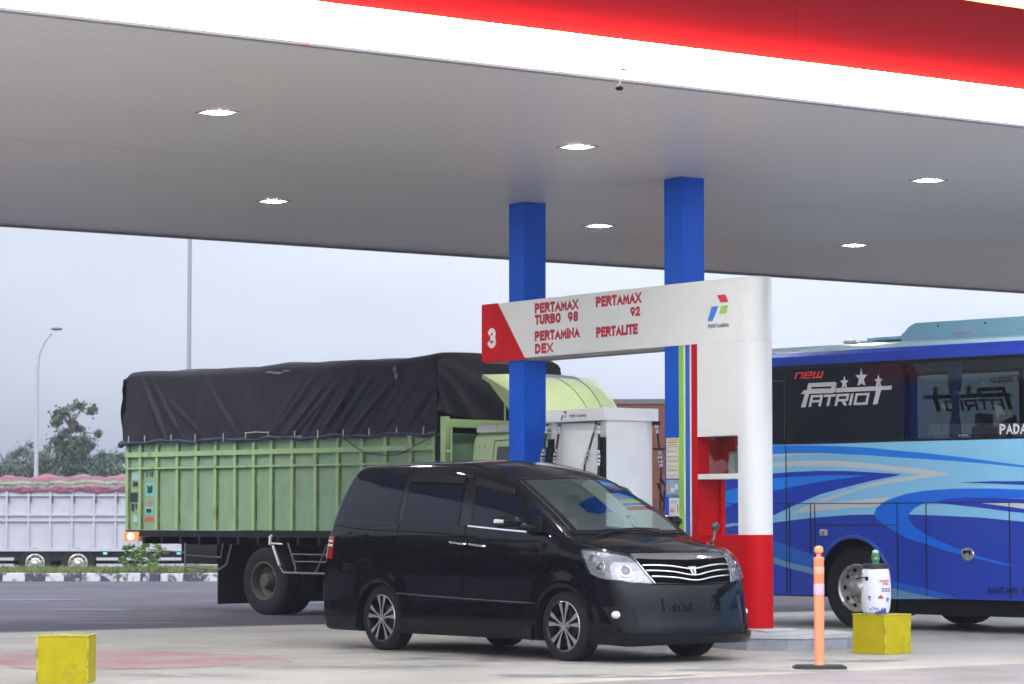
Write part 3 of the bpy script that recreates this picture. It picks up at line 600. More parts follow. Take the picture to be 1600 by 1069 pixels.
def wheel(parent,c,r,wdt,rimr,side,style,name='wheel'):
    """c: centre on the outer face plane; side: -1 faces -y, +1 faces +y"""
    b=MB(); h=wdt; s=-side
    prof=[(rimr*.98,s*.012),(rimr+.012,s*.004),(r-.055,s*.0),(r-.022,s*.012),(r,s*.035)]+[(r-.004*(i%2),s*(.035+(h-.07)*(i+1)/9)) for i in range(8)]+[(r-.0,s*(h-.035)),(r-.03,s*(h-.008)),(rimr,s*h)]
    b.lathe([(a,q) for a,q in prof],c,'y',48)
    ty=b.build('tyre',M_rubber,parent)
    b=MB()
    if style=='car':
        b.lathe([(rimr+.004,s*.006),(rimr-.003,s*.002),(rimr-.010,s*.012),(rimr-.02,s*.12),(.02,s*.13)],c,'y',48,ms=[1,0,0,0])
        for k in range(5):
            for e in (-1,1):
                a0=2*math.pi*k/5+math.pi/2+e*.19; a1=2*math.pi*k/5+math.pi/2+e*.17
                for (r0,r1,w0,w1,aa,ab,mm) in ((.03,.105,.020,.019,a0+e*.10,a0-e*.01,1),(.104,rimr-.010,.019,.050,a0-e*.01,a1+e*.06,1)):
                    p=[]
                    for rr,ww,an in ((r0,w0,aa),(r1,w1,ab)):
                        for q in (-1,1): p.append((c[0]+rr*math.cos(an)-q*ww/2*math.sin(an),c[2]+rr*math.sin(an)+q*ww/2*math.cos(an)))
                    y0=c[1]+s*.012; y1=c[1]+s*.05
                    pp=[p[0],p[1],p[3],p[2]]
                    A=sum(pp[i][0]*pp[(i+1)%4][1]-pp[(i+1)%4][0]*pp[i][1] for i in range(4))
                    if A<0: pp=pp[::-1]
                    vs=[(a_,y0,z_) for a_,z_ in pp]+[(a_,y1,z_) for a_,z_ in pp]
                    ff=[[0,1,2,3] if s>0 else [3,2,1,0]]
                    b.add(vs,ff,1); b.add(vs,[[i,(i+1)%4,(i+1)%4+4,i+4][::(-1 if s>0 else 1)] for i in range(4)],0)
        b.lathe([(0,s*.008),(.03,s*.010),(.036,s*.03),(.05,s*.06)],c,'y',20,ms=[1,0,0])
        for k in range(5):
            a=2*math.pi*(k+.5)/5+math.pi/2; b.lathe([(0,s*.022),(.009,s*.024),(.009,s*.05)],(c[0]+.052*math.cos(a),c[1],c[2]+.052*math.sin(a)),'y',8,m=1)
        b.lathe([(.13,s*.09),(.14,s*.075),(.02,s*.075)],c,'y',30,m=2)
        mats=[mat('rim_dark',(.015,.015,.017),.3,.5),mat('rim_machined',(.62,.62,.64),.24,.9),mat('brake_disc',(.12,.11,.11),.4,.8)]
    elif style=='bus':
        b.lathe([(rimr+.006,s*.004),(rimr-.012,s*-.006),(rimr-.03,s*.01),(rimr-.045,s*.055),(rimr*.66,s*.075),(rimr*.55,s*.05),(rimr*.45,s*.045),(rimr*.42,s*.02),(rimr*.34,s*-.05),(rimr*.28,s*-.065),(0,s*-.07)],c,'y',40)
        for k in range(10):
            a=2*math.pi*k/10; b.lathe([(0,s*.052),(.03,s*.055)],(c[0]+rimr*.79*math.cos(a),c[1],c[2]+rimr*.79*math.sin(a)),'y',12,m=1)
            a+=.3; b.lathe([(0,s*.0),(.014,s*.004),(.016,s*.05)],(c[0]+rimr*.5*math.cos(a),c[1],c[2]+rimr*.5*math.sin(a)),'y',8,m=2)
        mats=[mat('bus_rim',(.50,.48,.44),.35,.75,var=.25,vscale=8,col2=(.22,.20,.17),thr=(.5,.8)),M_black,mat('wheel_nut',(.6,.6,.6),.25,.9)]
    else:
        b.lathe([(rimr+.006,s*.004),(rimr-.012,s*.0),(rimr-.025,s*.02),(rimr-.04,s*.13),(rimr*.55,s*.15),(rimr*.42,s*.13),(rimr*.38,s*.03),(rimr*.3,s*.0),(0,s*-.005)],c,'y',36)
        for k in range(8):
            a=2*math.pi*k/8; b.lathe([(0,s*.11),(.016,s*.115),(.018,s*.15)],(c[0]+rimr*.52*math.cos(a),c[1],c[2]+rimr*.52*math.sin(a)),'y',8,m=1)
        mats=[mat('truck_rim',(.06,.055,.045),.6,.2,var=.3,vscale=6),mat('nut_dark',(.12,.11,.1),.5,.6)]
    b.build('rim',mats,ty)
    return ty
def van():
    th=.8804; t=thing('parked_van','glossy black van with silver double-spoke wheels, parked beside the pump island','van',(.2449,28.182,0),-th)
    F=vanF
    V,faces=marched_body(F,(-2.1,1.85,.62,.25,.35),(-2.75,-1.0,.1),(2.6,1.0,2.05),(150,44,48))
    me=bpy.data.meshes.new('body'); me.from_pydata(V.tolist(),[],faces); me.update()
    paint=mat('black_paint',(.002,.002,.004),.3,coat=.6,spec=.02)
    if 'done' not in paint:
        paint['done']=1; paint.node_tree.nodes['Principled BSDF'].inputs['Coat IOR'].default_value=1.42; N=paint.node_tree.nodes; L=paint.node_tree.links
        n=N.new('ShaderNodeTexNoise'); tc=N.new('ShaderNodeTexCoord'); L.new(tc.outputs['Object'],n.inputs[0]); n.inputs['Scale'].default_value=1.1
        bu=N.new('ShaderNodeBump'); bu.inputs['Strength'].default_value=.10; bu.inputs['Distance'].default_value=.05; L.new(n.outputs[0],bu.inputs['Height']); L.new(bu.outputs[0],N['Principled BSDF'].inputs['Coat Normal'])
    me.materials.append(paint); me.materials.append(M_black)
    body=bpy.data.objects.new('body',me); COL.objects.link(body)
    for x in (1.45,-1.45):
        for s in (-1,1):
            bm=bmesh.new(); bmesh.ops.create_cone(bm,cap_ends=True,segments=56,radius1=.372,radius2=.372,depth=.60)
            cm=bpy.data.meshes.new('cut'); bmesh.ops.rotate(bm,verts=bm.verts,matrix=Matrix.Rotation(R(90),3,'X')); bmesh.ops.translate(bm,verts=bm.verts,vec=(x,s*.86,.335)); bm.to_mesh(cm); bm.free()
            cm.materials.append(M_black); 
            co=bpy.data.objects.new('cut',cm); COL.objects.link(co)
            md=body.modifiers.new('b','BOOLEAN'); md.operation='DIFFERENCE'; md.object=co; md.solver='EXACT'
            try: md.material_mode='TRANSFER'
            except Exception: pass
    dg=bpy.context.evaluated_depsgraph_get(); dg.update(); nm=bpy.data.meshes.new_from_object(body.evaluated_get(dg))
    body.modifiers.clear(); body.data=nm; nm.name='body'
    for o in [o for o in bpy.data.objects if o.name.startswith('cut')]: bpy.data.objects.remove(o)
    # openings for windscreen and the far front window
    bm=bmesh.new(); bm.from_mesh(nm); kill=[]
    for f in bm.faces:
        c=f.calc_center_median(); n=f.normal
        if .52<c.x<1.50 and n.z>.2 and abs(c.y)<.53+.13*(c.x-.5): kill.append(f)
        elif c.y>.5 and n.y>.6 and .12<c.x<.95 and 1.27<c.z<1.62-.35*max(0,c.x-.55): kill.append(f)
    bmesh.ops.delete(bm,geom=kill,context='FACES')
    for f in bm.faces:
        c=f.calc_center_median(); f.smooth=True
        for sx in (1.45,-1.45):
            if math.hypot(c.x-sx,c.z-.335)<.3735 and abs(c.y)<.905: f.smooth=False; f.material_index=1
        if c.z<.20: f.smooth=False
    bm.to_mesh(nm); bm.free(); body.parent=t
    try: nm.set_sharp_from_angle(angle=R(40))
    except Exception: pass
    # wheels
    for x in (1.45,-1.45):
        for s in (-1,1):
            ww=wheel(t,(x,s*.885,.337),.337,.225,.238,s,'car'); ww.name='wheel'
    # glazing
    tint=mat('tinted_glass',(.004,.006,.018),.04,spec=.2)
    def side_pair(fn):
        for s in (1,-1): fn(s)
    for s,lab in ((1,'near'),(-1,'far')):
        b=MB(); patch(b,F,[(-2.14,-.71,1.79),(-1.86,-.72,1.815),(-1.20,-.72,1.815)],[(-2.30,-.82,1.36),(-1.79,-.84,1.345),(-1.215,-.845,1.34)],24,12,.004,0,s); b.build('quarter_window',tint,t)
        b=MB(); patch(b,F,[(-1.10,-.754,1.715),(-.697,-.759,1.705),(-.20,-.761,1.69)],[(-1.11,-.845,1.325),(-.687,-.848,1.305),(-.20,-.852,1.29)],24,12,.004,0,s); b.build('sliding_window',tint,t)
        if s==1:
            b=MB(); patch(b,F,[(.02,-.773,1.665),(.36,-.778,1.63),(.69,-.777,1.565)],[(.03,-.851,1.30),(.555,-.858,1.262),(.96,-.864,1.24)],24,12,.004,0,s); b.build('front_window',tint,t)
        else:
            b=MB(); patch(b,F,[(.04,-.773,1.66),(.36,-.778,1.63),(.67,-.777,1.56)],[(.04,-.851,1.27),(.555,-.858,1.26),(.99,-.864,1.24)],24,12,.004,0,s,skirt=.001); b.build('front_window',M_pane,t)
        b=MB(); patch(b,F,[(.76,-.73,1.545),(.85,-.75,1.50),(.90,-.76,1.475)],[(1.02,-.86,1.245),(1.15,-.86,1.235),(1.27,-.843,1.235)],10,10,.004,0,s); b.build('corner_window',tint,t)
        # pillars and door shades
        b=MB(); patch(b,F,[(-.185,-.74,1.74),(.0,-.74,1.735)],[(-.185,-.85,1.30),(.0,-.85,1.295)],6,14,.003,0,s); patch(b,F,[(-1.195,-.73,1.80),(-1.115,-.73,1.80)],[(-1.205,-.84,1.335),(-1.12,-.84,1.33)],4,14,.003,0,s)
        patch(b,F,[(-2.30,-.82,1.352),(-1.79,-.84,1.337),(-1.23,-.845,1.33)],[(-2.30,-.83,1.33),(-1.79,-.84,1.318),(-1.23,-.85,1.31)],16,2,.005,0,s)
        b.build('window_trim',mat('gloss_black',(.004,.004,.006),.15,spec=.35),t)
        b=MB(); patch(b,F,[(-1.10,-.72,1.80),(-.63,-.728,1.797),(-.20,-.735,1.775)],[(-1.10,-.745,1.735),(-.63,-.75,1.725),(-.20,-.75,1.705)],16,4,.022,0,s,skirt=.02); b.build('rain_visor',mat('visor_black',(.008,.008,.01),.1,coat=.5,spec=.3),t)
        b=MB(); patch(b,F,[(-.01,-.735,1.76),(.25,-.74,1.72),(.56,-.745,1.65)],[(-.0,-.75,1.69),(.25,-.76,1.655),(.60,-.765,1.585)],16,4,.022,0,s,skirt=.02); b.build('rain_visor',MATS['visor_black'],t)
        b=MB(); patch(b,F,[(-.04,-.849,1.296),(.556,-.858,1.259),(.97,-.862,1.237)],[(-.04,-.849,1.282),(.556,-.858,1.245),(.97,-.862,1.223)],20,1,.007,0,s); b.build('belt_trim',M_chrome,t)
        b=MB(); patch(b,F,[(-1.13,-.9,.602),(-.51,-.902,.583),(.312,-.903,.565),(1.08,-.904,.552)],[(-1.13,-.9,.594),(-.51,-.902,.575),(.312,-.903,.557),(1.08,-.904,.544)],30,1,.006,0,s); b.build('side_moulding',mat('dull_chrome',(.35,.35,.37),.25,.9),t)
        # sill with a step
        b=MB(); patch(b,F,[(-1.04,-.905,.345),(0,-.905,.335),(1.05,-.905,.335)],[(-1.03,-.905,.20),(0,-.905,.198),(1.04,-.905,.198)],30,5,.022,0,s,skirt=.03); b.build('side_skirt',paint,t)
        b=MB(); patch(b,F,[(-2.42,-.86,.90),(-2.1,-.88,.885),(-1.87,-.89,.82)],[(-2.42,-.86,.30),(-2.1,-.88,.24),(-1.83,-.89,.24)],12,12,.010,0,s,left=[(-2.42,-.86,.90),(-2.45,-.86,.6),(-2.42,-.86,.30)],right=[(-1.87,-.89,.82),(-1.79,-.9,.6),(-1.83,-.89,.24)]); b.build('rear_bumper_corner',paint,t)
        b=MB()
        for pts in ([(-.09,-.731,1.80),(-.085,-.822,1.43),(-.075,-.881,1.11),(-.07,-.904,.79),(-.09,-.9,.36)],[(-1.15,-.73,1.79),(-1.16,-.82,1.43),(-1.2,-.88,1.12),(-1.16,-.9,.95),(-1.08,-.9,.78)],[(1.30,-.845,1.215),(1.40,-.86,1.1),(1.37,-.88,.95),(1.20,-.9,.84),(1.07,-.9,.72),(1.06,-.9,.36)],[(-2.35,-.85,1.30),(-1.8,-.86,1.25),(-1.2,-.87,1.235),(-.3,-.87,1.21)]):
            seam(b,F,pts,.008,.0015,0,s,40)
        seam(b,F,[(-1.7,-.89,.90),(-2.0,-.89,.90),(-2.3,-.87,.92)],.008,.002,0,s)
        b.build('door_seams',mat('seam_black',(.001,.001,.0015),.8,spec=.04),t)
        for x0,z0 in ((-.17,1.12),(.14,1.102)):
            h=MB(); y=-s*.905 if s==1 else .905; y=-.905*s
            pts=[(x0-.125,-.87*s,z0+.006),(x0-.10,-.905*s,z0+.006),(x0,-.917*s,z0),(x0+.10,-.905*s,z0-.01),(x0+.125,-.87*s,z0-.012)]
            h.tube(sampled(pts,14).tolist(),.0135,8); h.ball((x0,-.877*s,z0-.004),(.05,.012,.035),1)
            h.build('door_handle',[M_chrome,MATS['seam_black']],t)
        # mirror
        h=MB(); h.box(.67,1.02,-s*1.14 if s==1 else .93,-.93 if s==1 else 1.14,1.262,1.345,1,.03) if False else None
        yc=-1.06*s
        G=[]
        for i in range(21):
            u=i/20; xx=.66+.36*u; hw=.085*(1-(2*u-1)**4)**.5*(1-.25*u); hh=.062*(1-(2*u-1)**6)**.5*(1-.2*u)
            G.append([(xx,yc-s*.0+hw*math.cos(a),1.335+hh*math.sin(a)) for a in np.linspace(0,2*math.pi,21)])
        h.grid(G,0)
        G2=[[(xx,yc+1.03*(.085*(1-(2*u-1)**4)**.5*(1-.25*u))*math.cos(a),1.335+1.03*(.062*(1-(2*u-1)**6)**.5*(1-.2*u))*math.sin(a)) for a in np.linspace(math.pi*(1.0 if s==1 else -.0),math.pi*(1.28 if s==1 else -.28),8)] for u,xx in [(k/20,.66+.36*k/20) for k in range(1,11)]]
        mo=h.build('door_mirror',[paint],t)
        g=MB(); G2=[[(x_,y_,z_+.028) for x_,y_,z_ in r_] for r_ in G2]; G2=[[(.66+.36*u,yc-s*1.04*(.085*(1-(2*u-1)**4)**.5*(1-.25*u))*math.cos(a),1.335+1.04*(.062*(1-(2*u-1)**6)**.5*(1-.2*u))*math.sin(a)) for a in np.linspace(-.25,.42*(1-.5*u),6)] for u in np.linspace(.03,.55,14)]
        g.grid(G2,0,True,s==-1); g.build('turn_lamp',mat('lamp_clear',(.75,.74,.76),.15,coat=1),mo)
        g=MB(); g.tube([(.98,yc+.02*s,1.29),(1.02,-.95*s,1.275),(1.05,-.87*s,1.27)],.03); g.box(1.0,1.13,min(-.90*s,-.855*s),max(-.90*s,-.855*s),1.235,1.385,0,.02); g.build('mirror_arm',M_black,mo)
        # head lamp
        top=[(1.70,-.86,1.062),(1.93,-.79,1.045),(2.10,-.62,1.005)]; bot=[(1.84,-.866,.845),(1.98,-.85,.805),(2.20,-.74,.772),(2.31,-.50,.752)]
        lf=[(1.70,-.86,1.062),(1.78,-.866,.94),(1.84,-.866,.845)]; rt=[(2.10,-.62,1.005),(2.22,-.57,.89),(2.31,-.50,.752)]
        b=MB(); patch(b,F,top,bot,30,16,.002,0,s,left=lf,right=rt)
        hl=b.build('headlight',mat('lamp_reflector',(.34,.35,.38),.25,.7,var=.45,vscale=9,bump=.5,bscale=22,stretch=(1,1,3)),t)
        b=MB()
        for P,r in (((2.135,-.71,.85),.058),((1.97,-.82,.905),.05),((1.86,-.855,.985),.035)):
            q=newton(F,np.array([P[0],P[1]*s,P[2]])); n_=grad(F,q); n_/=np.linalg.norm(n_); q=q+n_*.002
            a=Vector(n_); e1=a.orthogonal().normalized(); e2=a.cross(e1); k=24
            rings=[(r,.0,1),(r,.022,1),(r*.82,.024,1),(r*.74,.006,0),(r*.6,.010,2),(r*.35,.024,2),(0.002,.03,2)]
            for (r0,h0,m0),(r1,h1,m1) in zip(rings[:-1],rings[1:]):
                G=[[tuple(Vector(q)+a*h_+(e1*math.cos(w_)+e2*math.sin(w_))*r_) for r_,h_ in ((r0,h0),(r1,h1))] for w_ in np.linspace(0,2*math.pi,k+1)]
                b.grid(G,m1,True)
        b.build('lamp_unit',[mat('lamp_dark',(.05,.05,.06),.3),M_chrome,mat('lens_glass',(.16,.17,.22),.03,coat=1)],hl)
        b=MB(); patch(b,F,top,bot,30,16,.034,0,s,left=lf,right=rt,skirt=.0); b.build('lens_cover',glass('lamp_cover',(.93,.93,.95),1.5),hl)
        # tail lamp
        b=MB(); patch(b,F,[(-2.50,-.70,1.17),(-2.30,-.86,1.17)],[(-2.55,-.70,.93),(-2.31,-.87,.935)],10,10,.008,0,s); tl=b.build('tail_lamp',mat('tail_red',(.35,.005,.01),.12,coat=1),t)
        b=MB(); patch(b,F,[(-2.49,-.74,1.13),(-2.31,-.86,1.13)],[(-2.49,-.74,1.11),(-2.31,-.86,1.11)],8,1,.013,0,s);patch(b,F,[(-2.50,-.74,1.085),(-2.31,-.86,1.085)],[(-2.5,-.74,1.065),(-2.31,-.86,1.065)],8,1,.013,0,s); b.build('reverse_lens',MATS['lamp_clear'],tl)
        # fog lamp recess
        b=MB(); patch(b,F,[(1.98,-.85,.535),(2.12,-.82,.530),(2.28,-.70,.515)],[(2.12,-.83,.36),(2.22,-.79,.325),(2.33,-.69,.335)],14,10,.003,0,s); fr=b.build('lamp_recess',M_black,t)
        b=MB(); q=newton(F,np.array([2.15,-.82*s,.462])); b.ball(tuple(q),(.045,.05,.038),0); b.build('fog_lamp',MATS['lamp_clear'],fr)
        b=MB(); seam(b,F,[(1.93,-.87,.56),(2.02,-.85,.44),(2.15,-.82,.335),(2.28,-.75,.30)],.02,.008,0,s); b.build('recess_rim',paint,fr)
    # windscreen: clear pane with a black border
    def ws(x,y): return (x,y,float(cub(x+.06*(abs(y)/.75)**2,VP))-.055*(abs(y)/.75)**2)
    T=[(.40,-.60,1.76),(.46,-.3,1.77),(.48,0,1.78),(.46,.3,1.77),(.40,.60,1.76)]; Bt=[(1.44,-.735,1.215),(1.545,-.4,1.215),(1.575,0,1.22),(1.545,.4,1.215),(1.44,.735,1.215)]
    b=MB(); patch(b,F,T,Bt,30,20,.004,0,1,skirt=.0); wsc=b.build('windscreen',glass('screen_glass',(.76,.90,.86),8.5),t)
    def mixp(u0,u1,v0,v1):
        Ts=sampled(T,61); Bs=sampled(Bt,61)
        f=lambda u,v: tuple(Ts[int(round(u*60))]*(1-v)+Bs[int(round(u*60))]*v)
        return [f(u0+(u1-u0)*k/6,v0) for k in range(7)],[f(u0+(u1-u0)*k/6,v1) for k in range(7)]
    b=MB()
    for a in ((0,1,0,.055),(0,1,.93,1),(0,.05,.0,1),(.95,1,.0,1)):
        tt,bb=mixp(*a); patch(b,F,tt,bb,24 if a[1]-a[0]>.5 else 3,3 if a[1]-a[0]>.5 else 24,.0065,0,1,skirt=.02)
    b.build('screen_border',MATS['gloss_black'],wsc)
    b=MB()
    for (v0,v1,m) in ((.065,.115,0),(.117,.160,1),(.162,.19,2),(.192,.23,3)):
        tt,bb=mixp(.78,.935,v0,v1); patch(b,F,tt,bb,8,2,.0075,m,1,skirt=.001)
    b.build('screen_sticker',[mat('sticker_navy',(.01,.04,.25),.4),mat('sticker_teal',(.02,.25,.22),.4),MATS['blue_vinyl'],mat('sticker_maroon',(.2,.03,.03),.4)],wsc)
    b=MB()
    for pts in ([(1.60,-.58,1.235),(1.55,-.35,1.262),(1.52,.05,1.275),(1.53,.3,1.27)],[(1.60,.12,1.235),(1.555,.35,1.26),(1.48,.58,1.275)]):
        P=sampled(pts,16); P=newton(F,P); g=grad(F,P); P=P+g*.02; b.tube(P.tolist(),.008,6)
    b.build('wiper',M_black,wsc)
    # interior
    tr=mat('van_trim',(.10,.105,.11),.7,var=.2,vscale=5); st=mat('seat_cloth',(.13,.135,.15),.85,var=.2,vscale=6)
    b=MB(); G=[[(x,y,z-.02*abs(y)) for y in np.linspace(-.72,.72,9)] for x,z in ((.86,.75),(.90,1.02),(.97,1.10),(1.1,1.135),(1.3,1.15),(1.52,1.15))]; b.grid(G,0); b.box(.86,.95,-.70,-.2,1.05,1.16,0,.03); b.build('dashboard',tr,t)
    for y in (-.42,.42):
        b=MB(); b.box(-.12,.38,y-.24,y+.24,.62,.82,0,.06)
        bm=[(-.25,1.36),(-.13,1.37),(.02,.85),(-.12,.80)]
        b.add([(x,yy,z) for yy in (y-.23,y+.23) for x,z in bm],[(0,1,2,3),(7,6,5,4),(0,4,5,1),(1,5,6,2),(2,6,7,3),(3,7,4,0)]); b.box(-.30,-.19,y-.13,y+.13,1.40,1.60,0,.04); b.tube([(-.24,y-.07,1.33),(-.25,y-.07,1.42)],.01); b.tube([(-.24,y+.07,1.33),(-.25,y+.07,1.42)],.01)
        b.build('seat',st,t)
    b=MB(); n=28; c=Vector((.80,-.42,1.10)); ax=Vector((-.85,0,.5)).normalized(); e1=Vector((0,1,0)); e2=ax.cross(e1)
    b.tube([c+(e1*math.cos(a)+e2*math.sin(a))*.19 for a in np.linspace(0,2*math.pi,n+1)],.014,8,caps=False); b.tube([c-e1*.18,c+e1*.18],.018); b.tube([c,c-ax*.2],.03); b.build('steering_wheel',M_black,t)
    b=MB(); b.box(.56,.585,-.14,.14,1.60,1.67,0,.01); b.tube([(.57,0,1.66),(.55,0,1.745)],.01); b.build('rear_mirror',M_black,t)
    # grille
    b=MB(); patch(b,F,[(2.115,-.575,.975),(2.20,-.3,.985),(2.225,0,.985),(2.20,.3,.985),(2.115,.575,.975)],[(2.30,-.49,.762),(2.345,-.25,.752),(2.365,0,.742),(2.345,.25,.752),(2.30,.49,.762)],30,12,.002); gr=b.build('grille',MATS['seam_black'],t)
    b=MB(); patch(b,F,[(2.08,-.585,1.028),(2.155,-.3,1.043),(2.175,0,1.043),(2.155,.3,1.043),(2.08,.585,1.028)],[(2.13,-.575,.965),(2.22,-.3,.968),(2.245,0,.965),(2.22,.3,.968),(2.13,.575,.965)],30,5,.014,skirt=.02)
    for z0,z1,w0 in ((.914,.882,.55),(.846,.808,.525),(.775,.752,.48)):
        P=sampled([(2.2,-w0,z0),(2.26,-w0*.5,(z0*.7+z1*.3)),(2.3,0,z1),(2.26,w0*.5,(z0*.7+z1*.3)),(2.2,w0,z0)],31); P=newton(F,P); g=grad(F,P); P=P+g*.012; b.tube(P.tolist(),.0085,8)
    for s in (-1,1):
        P=newton(F,sampled([(2.11,-.600*s,1.01),(2.225,-.56*s,.885),(2.315,-.49*s,.752)],14)); g=grad(F,P); P=P+g*.012; b.tube(P.tolist(),.007,8)
    b.build('grille_bars',M_chrome,gr)
    b=MB(); q=newton(F,np.array([2.29,0,.865])); x=q[0]+.012
    for s in (-1,1):
        b.prism([(s*.004,-.045),(s*.022,-.03),(s*.045,.045),(s*.030,.045),(s*.010,-.010)],x,x+.012,0,'yz'); b.prism([(s*.003,.0),(s*.016,.045),(s*.003,.045)],x,x+.012,0,'yz')
    b.v=[(v[0]-(v[2])*.45,v[1],v[2]+.865) for v in b.v]; b.build('emblem',mat('emblem_silver',(.8,.8,.82),.2,.7),gr)
    # bumper lip and lower intake
    b=MB(); patch(b,F,[(1.86,-.87,.31),(2.2,-.79,.285),(2.40,-.45,.265),(2.46,0,.26),(2.40,.45,.265),(2.2,.79,.285),(1.86,.87,.31)],[(1.86,-.87,.20),(2.2,-.79,.195),(2.40,-.45,.195),(2.46,0,.195),(2.40,.45,.195),(2.2,.79,.195),(1.86,.87,.20)],50,4,.035,skirt=.04); b.build('front_lip',paint,t)
    b=MB(); patch(b,F,[(2.33,-.60,.50),(2.42,-.3,.49),(2.43,0,.49),(2.42,.3,.49),(2.33,.60,.50)],[(2.36,-.56,.29),(2.44,-.3,.28),(2.46,0,.28),(2.44,.3,.28),(2.36,.56,.29)],30,8,.002); b.build('lower_intake',mat('intake_black',(.003,.0035,.008),.28,spec=.28),t)
    b=MB(); seam(b,F,[(1.50,-.77,1.17),(1.75,-.74,1.115),(1.95,-.69,1.06),(2.08,-.60,1.025)],.009,.002); seam(b,F,[(1.50,.77,1.17),(1.75,.74,1.115),(1.95,.69,1.06),(2.08,.60,1.025)],.009,.002)
    seam(b,F,[(2.32,-.50,.745),(2.37,0,.735),(2.32,.50,.745)],.009,.002); seam(b,F,[(1.84,-.87,.84),(1.86,-.88,.74),(1.80,-.89,.62)],.008,.002); seam(b,F,[(1.84,.87,.84),(1.86,.88,.74),(1.80,.89,.62)],.008,.002)
    b.build('bonnet_seams',MATS['seam_black'],t)
    # fender mirror on the far wing
    b=MB(); q=newton(F,np.array([1.86,.70,1.12])); q=Vector(q)
    b.tube([q+Vector((-.04,-.02,.0)),q+Vector((.02,.0,.05)),q+Vector((0,.04,.11)),q+Vector((-.01,.05,.16))],.012); b.ball(tuple(q+Vector((-.01,.06,.19))),(.028,.05,.05),0); b.ball(tuple(q+Vector((-.02,-.02,0.005))),(.06,.04,.02),0)
    b.build('wing_mirror',mat('mirror_black',(.03,.03,.032),.25,coat=.5),t)
    # underbody and exhaust
    b=MB(); b.box(-2.2,2.1,-.52,.52,.17,.30,0,.03); b.tube([(-1.6,.5,.2),(-2.5,.5,.22)],.04); b.tube([(-1.45,-.7,.335),(-1.45,.7,.335)],.05); b.tube([(1.45,-.7,.335),(1.45,.7,.335)],.04); b.build('underbody',M_black,t)
    # thin drip moulding along the roof
    b=MB()
    for s in (-1,1): seam(b,F,[(-2.0,-.62*s,1.88),(-1.0,-.62*s,1.90),(-.2,-.62*s,1.88),(.3,-.60*s,1.79)],.012,.003,0,1)
    b.build('roof_seam',MATS['seam_black'],t)
van()
